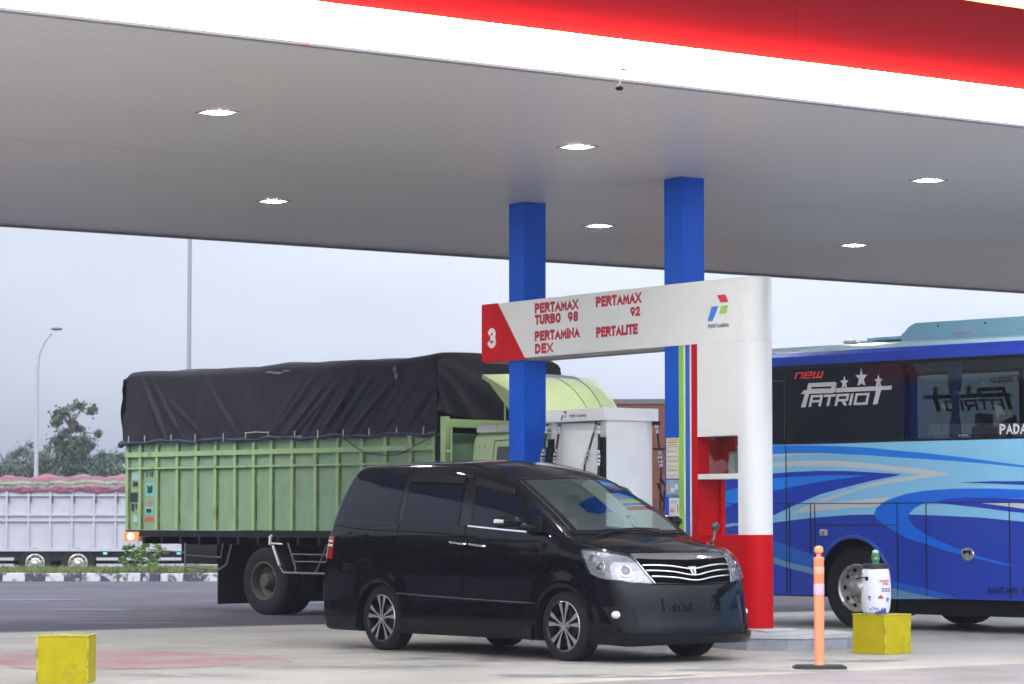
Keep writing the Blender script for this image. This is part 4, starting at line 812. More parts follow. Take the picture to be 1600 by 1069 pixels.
# ------------------------------------------------------------ bus
DEC=[
 ('light',[(-1.291,2.298),(-0.313,2.288),(0.681,2.299),(2.569,2.304),(2.789,2.303),(2.775,1.313),(2.555,1.324),(1.922,1.373),(1.394,1.394),(0.872,1.409),(0.359,1.409),(-0.017,1.406),(-0.591,1.372),(-0.982,1.338),(-1.299,1.307)]),
 ('bright',[(-1.292,2.289),(-0.778,2.275),(-0.198,2.256),(0.274,2.23),(0.68,2.189),(1.044,2.158),(1.581,2.102),(2.104,2.037),(2.564,1.981),(2.784,1.953),(2.784,1.934),(2.564,1.956),(2.104,2.002),(1.58,2.045),(1.044,2.084),(0.679,2.106),(0.179,2.143),(-0.391,2.17),(-0.877,2.181),(-1.292,2.178)]),
 ('white',[(-1.292,2.178),(-0.877,2.181),(-0.487,2.175),(-0.104,2.157),(-0.487,2.163),(-0.877,2.162),(-1.293,2.146)]),
 ('white',[(-1.293,2.063),(-1.075,2.079),(-0.585,2.084),(-0.2,2.075),(0.178,2.046),(0.678,1.992),(1.042,1.966),(1.347,1.919),(1.534,1.883),(1.347,1.873),(1.041,1.843),(0.675,1.798),(0.269,1.747),(-0.109,1.661),(-0.532,1.544),(-1.001,1.422),(-0.687,1.545),(-0.281,1.655),(-0.014,1.709),(0.307,1.795),(0.676,1.849),(1.059,1.893),(0.677,1.934),(0.178,1.984),(-0.392,2.014),(-0.976,2.021),(-1.294,2.01)]),
 ('white',[(-1.001,1.422),(-0.532,1.544),(-0.015,1.579),(0.583,1.621),(0.425,1.512),(-0.016,1.495),(-0.59,1.452)]),
 ('dark',[(-1.294,1.93),(-0.977,1.946),(-0.489,1.955),(-0.011,1.945),(0.677,1.905),(0.759,1.896),(0.676,1.88),(0.307,1.825),(-0.203,1.729),(-0.53,1.659),(-0.882,1.545),(-1.299,1.395)]),
 ('bright',[(-1.295,1.869),(-0.977,1.885),(-0.393,1.899),(0.233,1.89),(-0.394,1.834),(-0.88,1.771),(-1.296,1.711)]),
 ('mid',[(0.673,1.62),(0.857,1.663),(1.129,1.697),(1.576,1.718),(2.1,1.715),(2.56,1.699),(2.781,1.689),(2.779,1.586),(2.559,1.594),(2.099,1.606),(1.751,1.612),(1.45,1.595),(1.218,1.555),(1.091,1.546),(0.946,1.481),(0.863,1.409),(0.863,1.365),(0.943,1.264),(1.141,1.156),(1.39,1.072),(1.602,0.995),(1.606,1.004),(1.888,0.915),(2.26,0.843),(2.413,0.803),(2.26,0.818),(1.888,0.882),(1.636,0.934),(1.398,0.983),(1.125,1.052),(0.833,1.122),(0.669,1.198),(0.469,1.292),(0.367,1.365),(0.34,1.424),(0.369,1.482),(0.472,1.555)]),
 ('dark',[(1.218,1.553),(1.45,1.595),(1.751,1.612),(2.099,1.606),(2.558,1.589),(2.779,1.581),(2.776,1.405),(2.556,1.426),(2.354,1.443),(1.924,1.49),(1.573,1.523)]),
 ('white',[(1.89,1.549),(2.356,1.55),(2.558,1.536),(2.778,1.519),(2.777,1.447),(2.557,1.475),(2.355,1.499)]),
 ('dark',[(1.612,1.79),(2.101,1.801),(2.561,1.797),(2.782,1.792),(2.781,1.742),(2.561,1.753),(2.101,1.773)]),
 ('mid2',[(-1.291,1.076),(-1.113,1.037),(-0.848,0.957),(-0.62,0.908),(-0.66,0.744),(-0.80,0.77),(-0.937,0.794),(-1.293,0.872)]),
 ('pale',[(-1.293,0.872),(-1.026,0.807),(-0.66,0.744),(-0.62,0.66),(-1.026,0.732),(-1.275,0.79)]),
 ('mid2',[(0.60,0.60),(0.662,0.585),(0.989,0.532),(1.312,0.48),(1.566,0.414),(1.407,0.405),(1.182,0.426),(0.907,0.468),(0.661,0.506),(0.60,0.515)]),
 ('pale',[(0.56,0.52),(0.661,0.504),(0.907,0.463),(1.182,0.422),(1.391,0.4),(0.56,0.381)]),
]
def bus():
    t=thing('coach_bus','blue coach with light blue and white swooshes parked behind the sign','bus',(4.214,34.214,0),-R(46))
    base=mat('bus_blue',(.008,.045,.42),.3,coat=.3,var=.05,vscale=.6)
    light=mat('bus_light_blue',(.28,.64,.90),.3,coat=.25); bright=mat('bus_bright_blue',(.006,.24,.92),.3,coat=.25); whi=mat('bus_white',(.72,.74,.76),.25,coat=.6)
    dark=mat('bus_dark_blue',(.006,.045,.48),.3,coat=.25); mid=mat('bus_mid_blue',(.003,.16,.80),.3,coat=.25); mid2=mat('bus_swoosh_blue',(.012,.12,.55),.3,coat=.25); pale=mat('bus_pale_blue',(.14,.32,.52),.3,coat=.25)
    X0,X1,W=-2.75,9.2,2.5
    def wall(y0,y1):
        b=MB(); P=[(X0+.12,.40),(X0,.9),(X0+.02,1.6),(X0+.2,2.297),(X1-.1,2.297),(X1,1.5),(X1,.40)]
        for c in (6.3,0.0):
            P+= [(c+.58*math.cos(a),.53+.60*math.sin(a)) for a in np.linspace(-.22,math.pi+.22,26)]
        b.prism(P,y0,y1); return b
    side=wall(0,.05).build('side_panel',base,t); wall(W-.05,W).build('side_panel',base,t)
    mi={'light':0,'bright':1,'white':2,'dark':3,'mid':4,'mid2':5,'pale':6}
    b=MB()
    for k,(n,P) in enumerate(DEC):
        if n=='light': P=[(min(x,2.6) if False else x,z) for x,z in P]
        P=[(x,min(z,2.294)) for x,z in P]
        b.prism(P,-.0005*(k+1)-.001,.0,mi[n])
    # livery carried on along the rest of the side, out towards both ends
    b.prism([(-1.291,2.294),(-2.5,2.294),(-2.68,1.75),(-2.72,1.2),(-1.3,1.307)],-.0022,0,0)
    b.prism([(-1.29,2.286),(-2.5,2.25),(-2.55,2.10),(-1.29,2.178)],-.0036,0,1); b.prism([(-1.294,1.93),(-2.66,1.8),(-2.71,1.2),(-1.299,1.395)],-.0058,0,3); b.prism([(-1.295,1.869),(-2.68,1.6),(-2.71,1.35),(-1.296,1.711)],-.0075,0,1)
    b.prism([(2.789,2.294),(9.0,2.294),(9.1,1.5),(5,1.28),(2.775,1.313)],-.0022,0,0); b.prism([(2.78,1.689),(5,1.62),(9.1,1.3),(9.1,1.05),(5,1.45),(2.78,1.586)],-.004,0,4); b.prism([(2.784,1.953),(7,1.6),(2.784,1.934)],-.004,0,3)
    b.build('livery',[light,bright,whi,dark,mid,mid2,pale],side)
    ln=mat('panel_gap',(.004,.008,.03),.6); b=MB(); y=-.0100
    for x,z0,z1 in ((-1.069,.42,2.29),(-1.017,.42,1.54),(-.673,.90,1.54),(-.605,.98,1.54),(.694,.42,1.54),(1.131,.42,1.54),(2.351,.42,1.54),(3.6,.42,1.54),(4.9,.42,1.54)): b.box(x-.005,x+.005,y,-.0005,z0,z1)
    b.box(-1.29-1.2,8.9,y,-.0005,1.543,1.552); b.box(-.60,.694,y,-.0005,1.277,1.285); b.build('panel_gap',ln,side)
    b=MB(); b.box(-.51,-.40,-.035,-.001,1.145,1.225,0,.012); b.box(-.485,-.425,-.04,-.03,1.165,1.205,1,.004); b.build('marker_lamp',[mat('lamp_housing',(.55,.55,.56),.3),mat('lamp_amber',(.35,.22,.10),.3)],side)
    b=MB(); b.lathe([(0,-.030),(.085,-.030),(.098,-.02),(.098,0)],(1.749,0,.938),'y',26); b.v=[(v[0]*1,v[1],.938+(v[2]-.938)*.82) for v in b.v]; b.box(1.69,1.81,-.038,-.031,.95,.985,1,.003); b.box(1.70,1.80,-.036,-.031,.905,.925,2,.002); b.build('hatch_handle',[M_chrome,M_black,M_alu],side)
    b=MB(); b.word('ANTAR KOTA',2.022,2.86,.475,.556,-.0088,.002,0,.2,.25); b.build('lettering',mat('dark_navy_letter',(.006,.012,.06),.4),side)
    # arch lip, wheel wells
    b=MB()
    for c in (0,6.3): b.tube([(c+.585*math.cos(a),-.004,.53+.605*math.sin(a)) for a in np.linspace(-.2,math.pi+.2,30)],.024,8)
    b.build('arch_lip',mat('arch_blue',(.03,.08,.45),.3,coat=.5),side)
    b=MB(); b.box(X0+.2,X1-.1,.06,W-.06,1.20,1.5); b.box(.62,5.6,.12,W-.12,.20,1.19,0); b.box(X0+.3,-.66,.12,W-.12,.38,1.19); b.box(7.0,X1-.2,.12,W-.12,.28,1.19); b.box(-.7,.7,.55,W-.55,.3,.6); b.box(.50,.56,.1,.5,.17,.8)
    b.build('chassis',M_black,t)
    for c in (0,6.3):
        for s,y in ((-1,.06),(1,W-.06)):
            ww=wheel(t,(c,y,.505),.503,.30,.292,s,'bus'); ww.name='wheel'
            if c>3: 
                q=wheel(t,(c,y-s*.33,.505),.503,.28,.292,s,'truck'); q.name='wheel'
    # roof
    b=MB(); pr=[(0,3.292),(-.004,3.40),(.012,3.452),(.06,3.50),(.2,3.535),(.6,3.57),(1.25,3.585),(1.9,3.57),(2.3,3.535),(2.44,3.50),(2.488,3.452),(2.504,3.40),(2.5,3.292)]
    for i in range(len(pr)-1):
        m=1 if 1<=i<=len(pr)-3 else 0
        b.grid([[(X0+.45,*pr[i]),(X0+.45,*pr[i+1])],[(X1-.05,*pr[i]),(X1-.05,*pr[i+1])]],m if i>1 else 0,1<i<len(pr)-3,True)
    b.add([(X0+.45,*p) for p in pr]+[(X1-.05,*p) for p in pr],[list(range(len(pr))),list(range(2*len(pr)-1,len(pr)-1,-1))],0)
    b.add([(X0+.45,.0,3.293),(X1-.05,.0,3.293),(X1-.05,2.5,3.293),(X0+.45,2.5,3.293)],[(0,1,2,3)],2)
    b.build('roof',[base,mat('roof_pale_blue',(.45,.62,.75),.3,coat=.4),mat('ceiling_grey',(.2,.21,.22),.8)],t)
    ac=mat('unit_blue',(.20,.42,.55),.4,coat=.2,var=.06)
    b=MB(); Q=[(.58,3.54),(.585,3.625),(.63,3.65),(.70,3.715),(.80,3.755),(4.2,3.755),(4.5,3.62),(4.5,3.54)]; b.prism(Q,.25,2.25); b.box(.60,4.4,.27,2.23,3.515,3.538,1)
    b.box(.575,.60,.4,2.1,3.66,3.675); 
    for x in (1.15,1.85,3.0): b.lathe([(0,-.006),(.013,-.006),(.013,0)],(x,.249,3.70),'y',10,m=1)
    b.word('DENSO',1.40,1.64,3.583,3.615,.2485,.002,2,.2,.25)
    b.build('air_conditioner',[ac,M_black,mat('letter_dull_red',(.5,.08,.1),.5)],t)
    b=MB(); b.box(-.12,.50,.45,1.9,3.58,3.625,0,.012); b.build('roof_hatch',ac,t)
    b=MB(); b.box(-.62,-.45,.6,1.1,3.58,3.62,0,.01); b.box(-.42,-.30,.6,1.1,3.58,3.60,0,.005); b.build('roof_vent',mat('vent_pale',(.6,.6,.62),.4),t)
    # window band: near side
    gl=glass('coach_glass',(.25,.29,.31),1.6); opq=mat('coach_dark_panel',(.012,.014,.024),.07,spec=.6)
    def post(b,x0,x1,y): b.box(x0,x1,y,y+.05,2.2985,3.2915)
    b=MB(); 
    for x0,x1 in ((X0+.35,-1.30),(-1.12,-.965),(.755,.80),(2.74,2.80),(4.6,4.66),(6.5,6.56),(8.6,9.1)): post(b,x0,x1,.004); post(b,x0,x1,W-.054)
    b.box(-1.3,9.1,.003,.05,2.299,2.325); b.box(-1.3,9.1,.003,.05,3.245,3.2914); b.box(-1.3,9.1,W-.05,W-.003,2.299,2.325); b.box(-1.3,9.1,W-.05,W-.003,3.245,3.2914)
    b.build('window_post',M_black,t)
    b=MB(); b.box(-.964,.754,.002,.012,2.3255,3.2445); b.build('dark_panel',opq,t)
    b=MB(); b.box(-1.299,-1.121,.006,.012,2.3255,3.2445); b.build('narrow_window',opq,t)
    for x0,x1 in ((.801,2.739),(2.801,4.599),(4.661,6.499),(6.561,8.599)):
        for y in (.006,W-.006):
            b=MB(); b.add([(x0,y,2.3255),(x1,y,2.3255),(x1,y,3.2445),(x0,y,3.2445)],[(0,1,2,3)]); b.build('window',gl,t)
    b=MB(); b.add([(-.964,W-.006,2.3255),(.754,W-.006,2.3255),(.754,W-.006,3.2445),(-.964,W-.006,3.2445)],[(0,1,2,3)]); b.build('window',gl,t)
    b=MB(); b.box(-1.10,-1.098,-.001,.004,2.36,3.15); b.box(-1.30,-1.12,-.001,.0055,3.10,3.112); b.build('window_trim',mat('trim_dark',(.08,.08,.07),.5),t)
    # star lettering on the dark panel, near side and the far glass
    sv=mat('letter_silver',(.62,.60,.60),.35); lr=mat('letter_bright_red',(.75,.03,.03),.4)
    def emblem(y,d,flip=False):
        b=MB(); B=lambda P,m=0,k=0: b.prism(P,y-d*(1+k) if not flip else y,y if not flip else y+d*(1+k),m)
        def ring(outer,inner):
            # outer polygon with a hole, bridged
            b.prism(outer+[outer[0]]+inner[::-1]+[inner[-1]],y-d if not flip else y,y if not flip else y+d,0)
        B([(-.823,2.924),(-.77,2.972),(-.723,2.973),(-.699,3.058),(-.268,3.059),(-.243,3.038),(-.255,3.007),(-.646,3.009),(-.658,2.986),(-.332,2.98),(-.255,2.986),(-.269,2.94),(-.304,2.923),(-.688,2.924),(-.748,2.758),(-.819,2.758),(-.758,2.931)])
        B([(-.3265,3.0068),(-.2555,3.0068),(-.2555,2.9865),(-.332,2.9805)])
        B([(-.252,2.982),(.625,2.983),(.617,2.935),(.457,2.934),(.399,2.763),(.327,2.761),(.379,2.93),(-.26,2.928)])
        for cx,cz,r in ((-.119,3.045,.085),(.15,3.095,.12),(.417,3.045,.085)):
            P=[]
            for i in range(10):
                a=math.pi/2+2*math.pi*i/10; rr=r if i%2==0 else r*.40; P.append((cx+rr*.8*math.cos(a),cz+rr*math.sin(a)))
            B(P)
            B([(cx-.30*r,cz-.1*r),(cx+.30*r,cz-.1*r),(cx+.52*r,cz-.78*r),(cx+.2*r,cz-.70*r),(cx,cz-.52*r),(cx-.2*r,cz-.70*r),(cx-.52*r,cz-.78*r)],0,.5)
        sh=lambda x,z: (x+(z-2.76)*.28,z)
        def L(polys,x0,w_):
            for P in polys: B([sh(x0+px*w_,2.762+pz*.145) for px,pz in P])
        t_=.16
        A=[[(0,0),(.2,0),(.2,.36),(.8,.36),(.8,0),(1,0),(1,.75),(.8,1),(0,1),(0,.78),(.78,.78),(.8,.58),(.2,.58),(.2,.78),(0,.78)]]
        L([[(0,0),(.2,0),(.2,1),(0,1)],[(.8,0),(1,0),(1,1),(.8,1)],[(.2,.8),(.8,.8),(.8,1),(.2,1)],[(.2,.36),(.8,.36),(.8,.56),(.2,.56)]],-.70,.20)
        L([[(0,.8),(1,.8),(1,1),(0,1)],[(.4,0),(.62,0),(.62,.8),(.4,.8)]],-.485,.19)
        L([[(0,0),(.2,0),(.2,1),(0,1)],[(.2,.8),(1,.8),(1,1),(.2,1)],[(.8,.42),(1,.42),(1,.8),(.8,.8)],[(.2,.36),(.95,.36),(.95,.56),(.2,.56)],[(.5,.36),(.75,.36),(1,0),(.76,0)]],-.28,.20)
        L([[(0,0),(1,0),(1,1),(0,1)]],-.055,.042)
        L([[(0,0),(.17,0),(.17,1),(0,1)],[(.83,0),(1,0),(1,1),(.83,1)],[(.17,.8),(.83,.8),(.83,1),(.17,1)],[(.17,0),(.83,0),(.83,.2),(.17,.2)]],.02,.22)
        # small red word
        def L2(polys,x0,w_):
            for P in polys: B([(x0+px*w_+(pz*.09)*.4,3.118+pz*.085) for px,pz in P],1)
        L2([[(0,0),(.2,0),(.2,1),(0,1)],[(.8,0),(1,0),(1,.9),(.8,.9)],[(.2,.8),(1,.8),(.95,1),(.2,1)]],-.93,.125)
        L2([[(0,0),(1,0),(1,.2),(0,.2)],[(0,.2),(.2,.2),(.2,1),(0,1)],[(.2,.8),(1,.8),(1,1),(.2,1)],[(.2,.42),(1,.42),(1,.58),(.2,.58)],[(.8,.58),(1,.58),(1,.8),(.8,.8)]],-.785,.13)
        L2([[(0,0),(1,0),(1,.2),(0,.2)],[(0,.2),(.15,.2),(.15,1),(0,1)],[(.43,.2),(.57,.2),(.57,1),(.43,1)],[(.85,.2),(1,.2),(1,1),(.85,1)]],-.635,.15)
        return b
    emblem(.0015,.002).build('emblem',[sv,lr],t)
    fb=emblem(W+.0005,.002,True); fb.v=[(-.2-x,y,z) for x,y,z in fb.v]; fb.build('emblem',[mat('letter_back',(.42,.42,.43),.5),lr],t)
    b=MB(); b.word('PADANG',2.222,2.80,2.352,2.475,.0055,.002,0,.19,.2); b.build('lettering',mat('letter_pale',(.7,.7,.72),.4),t)
    b=MB(); b.text('karoseri',1.62,1.75,2.345,2.368,.0055,.001,0,.0); b.build('maker_script',MATS['letter_pale'],t)
    # curtains, seats
    cb=mat('curtain_blue',(.03,.13,.42),.8)
    for y in (.09,W-.09):
        for x0,x1,ti in ((.84,.94,.9),(1.40,1.62,.5),(2.50,2.72,.8),(3.3,3.5,.6),(4.3,4.55,.7),(5.2,5.4,.6)):
            b=MB(); G=[]
            for i in range(25):
                u=i/24; col=[]
                for z in np.linspace(2.25,3.26,14):
                    pin=1-(1-ti)*math.exp(-((z-2.72)/.2)**2)-.25*(1-ti)*(z<2.72)
                    col.append(((x0+x1)/2+(u-.5)*(x1-x0)*pin,y+.018*math.sin(u*22),z))
                G.append(col)
            b.grid(G,0); b.build('curtain',cb,t)
    sm=mat('coach_seat',(.02,.03,.22),.8,var=.2,vscale=5); sr=mat('coach_seat_red',(.16,.02,.03),.8)
    b=MB(); b.box(X0+.4,X1-.2,.08,W-.08,1.52,1.56); b.build('floor',M_black,t)
    for k in range(7):
        x=1.7+.8*k
        for y in (.32,.80,1.55,2.05):
            b=MB(); b.box(x,x+.15,y-.2,y+.2,1.75,2.47+.0*(k%2),0,.05); b.box(x+.01,x+.12,y-.13,y+.13,2.47,2.62,1 if k%2 else 0,.04); b.box(x-.4,x+.05,y-.2,y+.2,1.85,1.98,0,.04); b.build('seat',[sm,sr],t)
    # nose and tail
    b=MB(); n_=14
    G=[]
    for i in range(n_+1):
        y=W*i/n_; q=-(1-((y-W/2)/(W/2))**4)*.22; G.append([(X0+.35+q*.6,y,.45),(X0+.12+q,y,.9),(X0+.1+q,y,1.5)])
    b.grid(G,0,True); G=[]
    for i in range(n_+1):
        y=W*i/n_; q=-(1-((y-W/2)/(W/2))**4)*.22; G.append([(X0+.1+q,y,1.5),(X0+.25+q*.8,y,2.4),(X0+.46,y,3.3)])
    b.grid(G,1,True); b.box(X1-.05,X1+.02,0.02,W-.02,.45,3.3,0)
    b.build('end_panel',[base,opq],t)
bus()
# ------------------------------------------------------------ green truck
def rust_paint(name,col,rust=(.10,.05,.02),thr=(.60,.70),stretch=(1,1,.35),vs=5):
    return mat(name,col,.45,coat=.1,var=.12,vscale=vs,col2=rust,thr=thr,stretch=stretch,bump=.05,bscale=10)
def green_truck():
    t=thing('cargo_truck','light green high-sided cargo truck under a dark tarpaulin, beyond the van','truck',(-3.52,39.118,0),-R(44))
    g=rust_paint('truck_green',(.185,.285,.175),(.14,.19,.10),(.58,.85),(1,1,.5),3); g2=rust_paint('truck_green_rib',(.25,.37,.18),(.12,.13,.04),(.58,.68)); gc=mat('cab_green',(.36,.50,.24),.35,coat=.3,var=.08,vscale=2)
    W=2.35; X0,X1=-3.13,3.47; ZB,ZT=1.19,2.50
    ribs=[-3.10,-2.794,-2.402,-1.93,-1.50,-1.062,-.629,-.22,.16,.60,1.087,1.543,2.028,2.50,2.99,3.44]
    for yy,s in ((0.0,1),(W,-1)):
        b=MB(); b.box(X0,X1,min(yy+s*.045,yy+s*.07),max(yy+s*.045,yy+s*.07),ZB,ZT); w_=b.build('side_wall',g,t)
        b=MB()
        for x in ribs: b.box(x-.028,x+.028,min(yy+s*.0,yy+s*.044),max(yy+s*.0,yy+s*.044),ZB,ZT-.02,0)
        for x in ribs: b.box(x+.0285,x+.036,min(yy+s*.034,yy+s*.0445),max(yy+s*.034,yy+s*.0445),ZB,ZT-.03,1)
        b.build('rib',[g2,mat('rust_edge',(.07,.045,.012),.8,col2=(.2,.26,.1),thr=(.45,.55),vscale=6)],w_)
        b=MB(); b.box(X0,X1,min(yy-s*.012,yy+s*.04),max(yy-s*.012,yy+s*.04),2.265,2.335); b.box(X0,X1,min(yy-s*.01,yy+s*.04),max(yy-s*.01,yy+s*.04),2.085,2.11); b.box(X0,X1,min(yy-s*.014,yy+s*.046),max(yy-s*.014,yy+s*.046),ZT-.035,ZT+.01); b.build('rail',g2,w_)
    b=MB(); b.box(X0,X0+.04,.072,W-.072,ZB,ZT)
    for y in np.linspace(.1,W-.1,6): b.box(X0-.03,X0-.001,y-.03,y+.03,ZB,ZT,0)
    b.box(X1-.04,X1,.072,W-.072,ZB,ZT); b.box(X0+.041,X1-.041,.072,W-.072,ZB,ZB+.05); b.build('tail_board',g,t)
    # stickers
    b=MB(); y=-.001
    S=[(-2.70,-2.50,1.69,1.88,0),(-2.66,-2.54,1.73,1.83,1),(-2.665,-2.63,1.82,1.85,1),(-2.575,-2.54,1.82,1.85,1),(-2.68,-2.655,1.97,2.04,1),(-2.60,-2.58,1.97,2.04,1),(-2.56,-2.53,1.97,2.04,1),(-2.655,-2.56,1.52,1.60,2),(-2.70,-2.52,1.42,1.53,0),(-2.68,-2.56,1.44,1.50,1),(-2.72,-2.66,1.31,1.37,3),(-2.65,-2.58,1.31,1.385,3),(-2.57,-2.50,1.31,1.37,3),
       (-3.02,-2.86,1.93,2.08,4),(-3.0,-2.87,1.83,1.90,1),(-3.05,-2.85,1.60,1.74,1),(-3.02,-2.90,1.76,1.79,5),(-3.03,-2.97,1.47,1.58,1),(-2.94,-2.90,1.50,1.58,1),(-2.98,-2.88,1.30,1.40,4)]
    for k,(a,c,d,e,m) in enumerate(S): b.box(a,c,.0425-.0002*k,.0449,d,e,m)
    b.build('sticker',[mat('sticker_cyan',(.12,.42,.40),.5,var=.2,vscale=15),mat('sticker_black',(.02,.025,.025),.5),mat('sticker_rose',(.42,.12,.14),.5),mat('sticker_red',(.45,.08,.07),.5),mat('sticker_pale_blue',(.28,.42,.45),.5,var=.2,vscale=15),mat('sticker_ochre',(.4,.3,.08),.5)],t)
    # underframe
    dk=mat('frame_black',(.012,.012,.015),.6,spec=.2,var=.3,vscale=4,bump=.2)
    b=MB(); b.box(X0,X1,.01,.10,1.09,1.185); b.box(X0,X1,W-.10,W-.01,1.09,1.185)
    for x in np.arange(-2.7,3.4,.43): b.box(x-.025,x+.025,.005,W-.005,.985,1.088)
    b.box(-2.6,5.0,.65,.78,.70,.985); b.box(-2.6,5.0,W-.78,W-.65,.70,.985); b.box(-1.75,-1.03,.02,.6,.70,.98,0,.02); b.box(1.55,2.6,.1,.6,.45,.95,0,.04); b.tube([(1.0,.9,.62),(4.4,.9,.62)],.06)
    b.tube([(0,.25,.47),(0,W-.25,.47)],.09); b.ball((0,W/2,.47),(.2,.2,.22)); b.box(-1.8,1.0,.5,W-.5,.93,.983)
    for i in range(5): b.box(-.5,.55,.5,.58,.62+.03*i,.64+.03*i)
    b.build('underframe',dk,t)
    b=MB(); 
    b.box(-1.02,-1.0,.03,.62,.13,.72); b.box(-1.02,-1.0,W-.62,W-.03,.13,.72)
    b.build('mud_flap',M_rubber,t)
    gm=mat('guard_metal',(.16,.16,.17),.4,.6); gw=mat('guard_white',(.6,.6,.62),.4)
    b=MB()
    for y in (.03,W-.03):
        b.tube([(-.72,y,.98),(-.82,y,.70),(-1.0,y,.62),(-1.75,y,.66)],.014); b.tube([(-1.75,y,.83),(-.95,y,.80),(-.9,y,1.0)],.012); b.tube([(-1.75,y,1.0),(-1.75,y,.6)],.016); b.tube([(-2.6,y,.9),(-1.2,y,.84)],.01)
        b.tube([(.20,y,1.0),(.36,y,.66),(.42,y,.60),(3.2,y,.585)],.016); b.tube([(.50,y,1.02),(.66,y,.68),(.66,y,.60)],.012); b.tube([(.58,y,.86),(3.2,y,.85)],.010); b.tube([(.62,y,.76),(3.2,y,.75)],.010)
        for x in (1.2,2.1,3.0): b.tube([(x-.12,y,.60),(x+.12,y,1.0)],.012)
    b.build('side_guard',gm,t)
    b=MB(); b.tube([(.16,-.005,.99),(.17,-.01,1.10),(.20,-.005,1.115)],.022); b.tube([(.18,-.0,1.01),(.42,.0,1.0)],.012); b.tube([(1.62,-.005,.96),(1.62,-.01,1.05)],.018); b.tube([(.2,.01,.98),(.35,.01,.70)],.018); b.build('guard_bracket',gw,t)
    for s,y in ((-1,.02),(1,W-.02)):
        for k in (0,1):
            q=wheel(t,(0,y-s*.30*k,.475),.472,.27,.27,s,'truck'); q.name='wheel'
    for s,y in ((-1,.05),(1,W-.05)): q=wheel(t,(4.65,y,.475),.472,.27,.27,s,'truck'); q.name='wheel'
    # tail lamps
    for y in (-.005,W-.115):
        b=MB(); b.box(-3.16,-2.80,y,y+.12,1.02,1.16,0,.01); o=b.build('tail_lamp',mat('lamp_box',(.5,.25,.12),.4,emit=(1,.35,.08),estr=.15),t)
        b=MB(); b.ball((-2.98,y+.0,1.09),(.065,.03,.045)); b.build('bulb',mat('bulb_amber',(1,.7,.3),.3,emit=(1,.62,.25),estr=14),o)
    # tarpaulin
    tm=mat('tarpaulin',(.015,.014,.021),.6,var=.18,vscale=1.2,bump=.3,bscale=25,col2=(.026,.023,.027),thr=(.55,.7),spec=.22)
    cre=[(-2.75,3.45,-2.2,2.55,.05,.03),(-2.5,3.4,-1.85,2.6,.04,.022),(-2.1,3.1,-1.3,2.55,.05,.018),(-1.2,3.3,-.5,2.5,.05,.02),(-.3,3.2,-.2,2.5,.06,.012)]
    random.seed(3)
    for k in range(15):
        x=.4+3.0*k/15+random.uniform(-.08,.08); cre.append((x+.35+random.uniform(0,.35),3.45-random.uniform(0,.35),x-.25+random.uniform(-.15,.1),2.5,random.uniform(.025,.05),random.uniform(.012,.034)))
    for k in range(22): cre.append((random.uniform(-3,3.4),2.52+random.uniform(.1,.35),random.uniform(-3.1,3.4),2.5,.03,.012)) if False else None
    def fold(x,z):
        d=0
        for x0,z0,x1,z1,wd,am in cre:
            u=(z0-z)/(z0-z1); 
            if -.1<u<1.1:
                xx=x0+(x1-x0)*u; e=max(0,math.sin(math.pi*min(1,max(0,(u+.1)/1.3)))); q=(x-xx)/wd; d+=am*e*(math.exp(-q*q)-.6*math.exp(-((q-1.8)/1.2)**2))
        d+=.010*math.sin(x*2.2+z*1.3)+.006*math.sin(x*7.3+1)*math.sin(z*4)
        hem=max(0,1-(z-2.47)/.22); d+=hem*.012*math.sin(x*14.3)
        return d
    prof=[]
    for z in np.linspace(2.47,3.40,26): prof.append(('s',z))
    b=MB(); G=[]
    xs=np.linspace(X0-.04,X1+.06,260)
    def ztop(x): return 3.525+.012*math.sin(x*1.7)+.01*math.sin(x*4.1)+.02*max(0,x-2.4)
    for x in xs:
        e=max(0,1-(x-(X0-.04))/.16); f_=max(0,1-((X1+.06)-x)/.10)
        row=[]; zt=ztop(x)-.10*e*e-.05*f_
        for z in np.linspace(2.47,zt-.10,26): row.append((x,-.03+.05*e*e*(z>2.9)-fold(x,z),z))
        for a in np.linspace(.2,math.pi/2,7): row.append((x,.07-.10*math.cos(a)-fold(x,zt-.1)*(1-a/1.6),zt-.10+.10*math.sin(a)))
        for u in np.linspace(.08,.92,14): y=.07+(W-.14)*u; row.append((x,y,zt+.05*math.sin(math.pi*u)+.015*math.sin(x*6+y*2)+.01*math.sin(x*2.6)))
        for a in np.linspace(math.pi/2,.2,7): row.append((x,W-.07+.10*math.cos(a),zt-.10+.10*math.sin(a)))
        for z in np.linspace(zt-.10,2.47,20): row.append((x,W+.03+fold(x*.9+1,z),z))
        G.append(row)
    b.grid(G,0,True,True)
    # end sheets: rear bulges, front hangs in fan folds from the near corner
    def endsheet(x0,sg,zb):
        H=[]
        for i in range(41):
            y=-.03+(W+.06)*i/40; col=[]
            for j in range(26):
                u=j/25; zt=ztop(x0)-.02-.07*(abs(y-W/2)/(W/2))**8; z=zt+(zb(y)-zt)*u
                ang=math.atan2(zt+.1-z,y+.25); 
                col.append((x0+sg*(.03*math.sin(math.pi*u)+.035*math.sin(ang*17)*min(1,u*1.5)*math.exp(-y*.5)+.012*math.sin(y*9)*u),y,z))
            H.append(col)
        b.grid(H,0,True,sg>0)
    endsheet(X0-.04,-1,lambda y:2.45); endsheet(X1+.06,1,lambda y:2.78-.1*math.sin(y*1.4))
    tp=b.build('tarpaulin',tm,t)
    b=MB(); 
    b.tube([(x,-.045-.01*math.sin(x*9),2.485+.014*math.sin(x*5.1)+.008*math.sin(x*13)) for x in np.linspace(X0-.05,X1,110)],[.022+.008*math.sin(x*11) for x in np.linspace(0,6,110)],8)
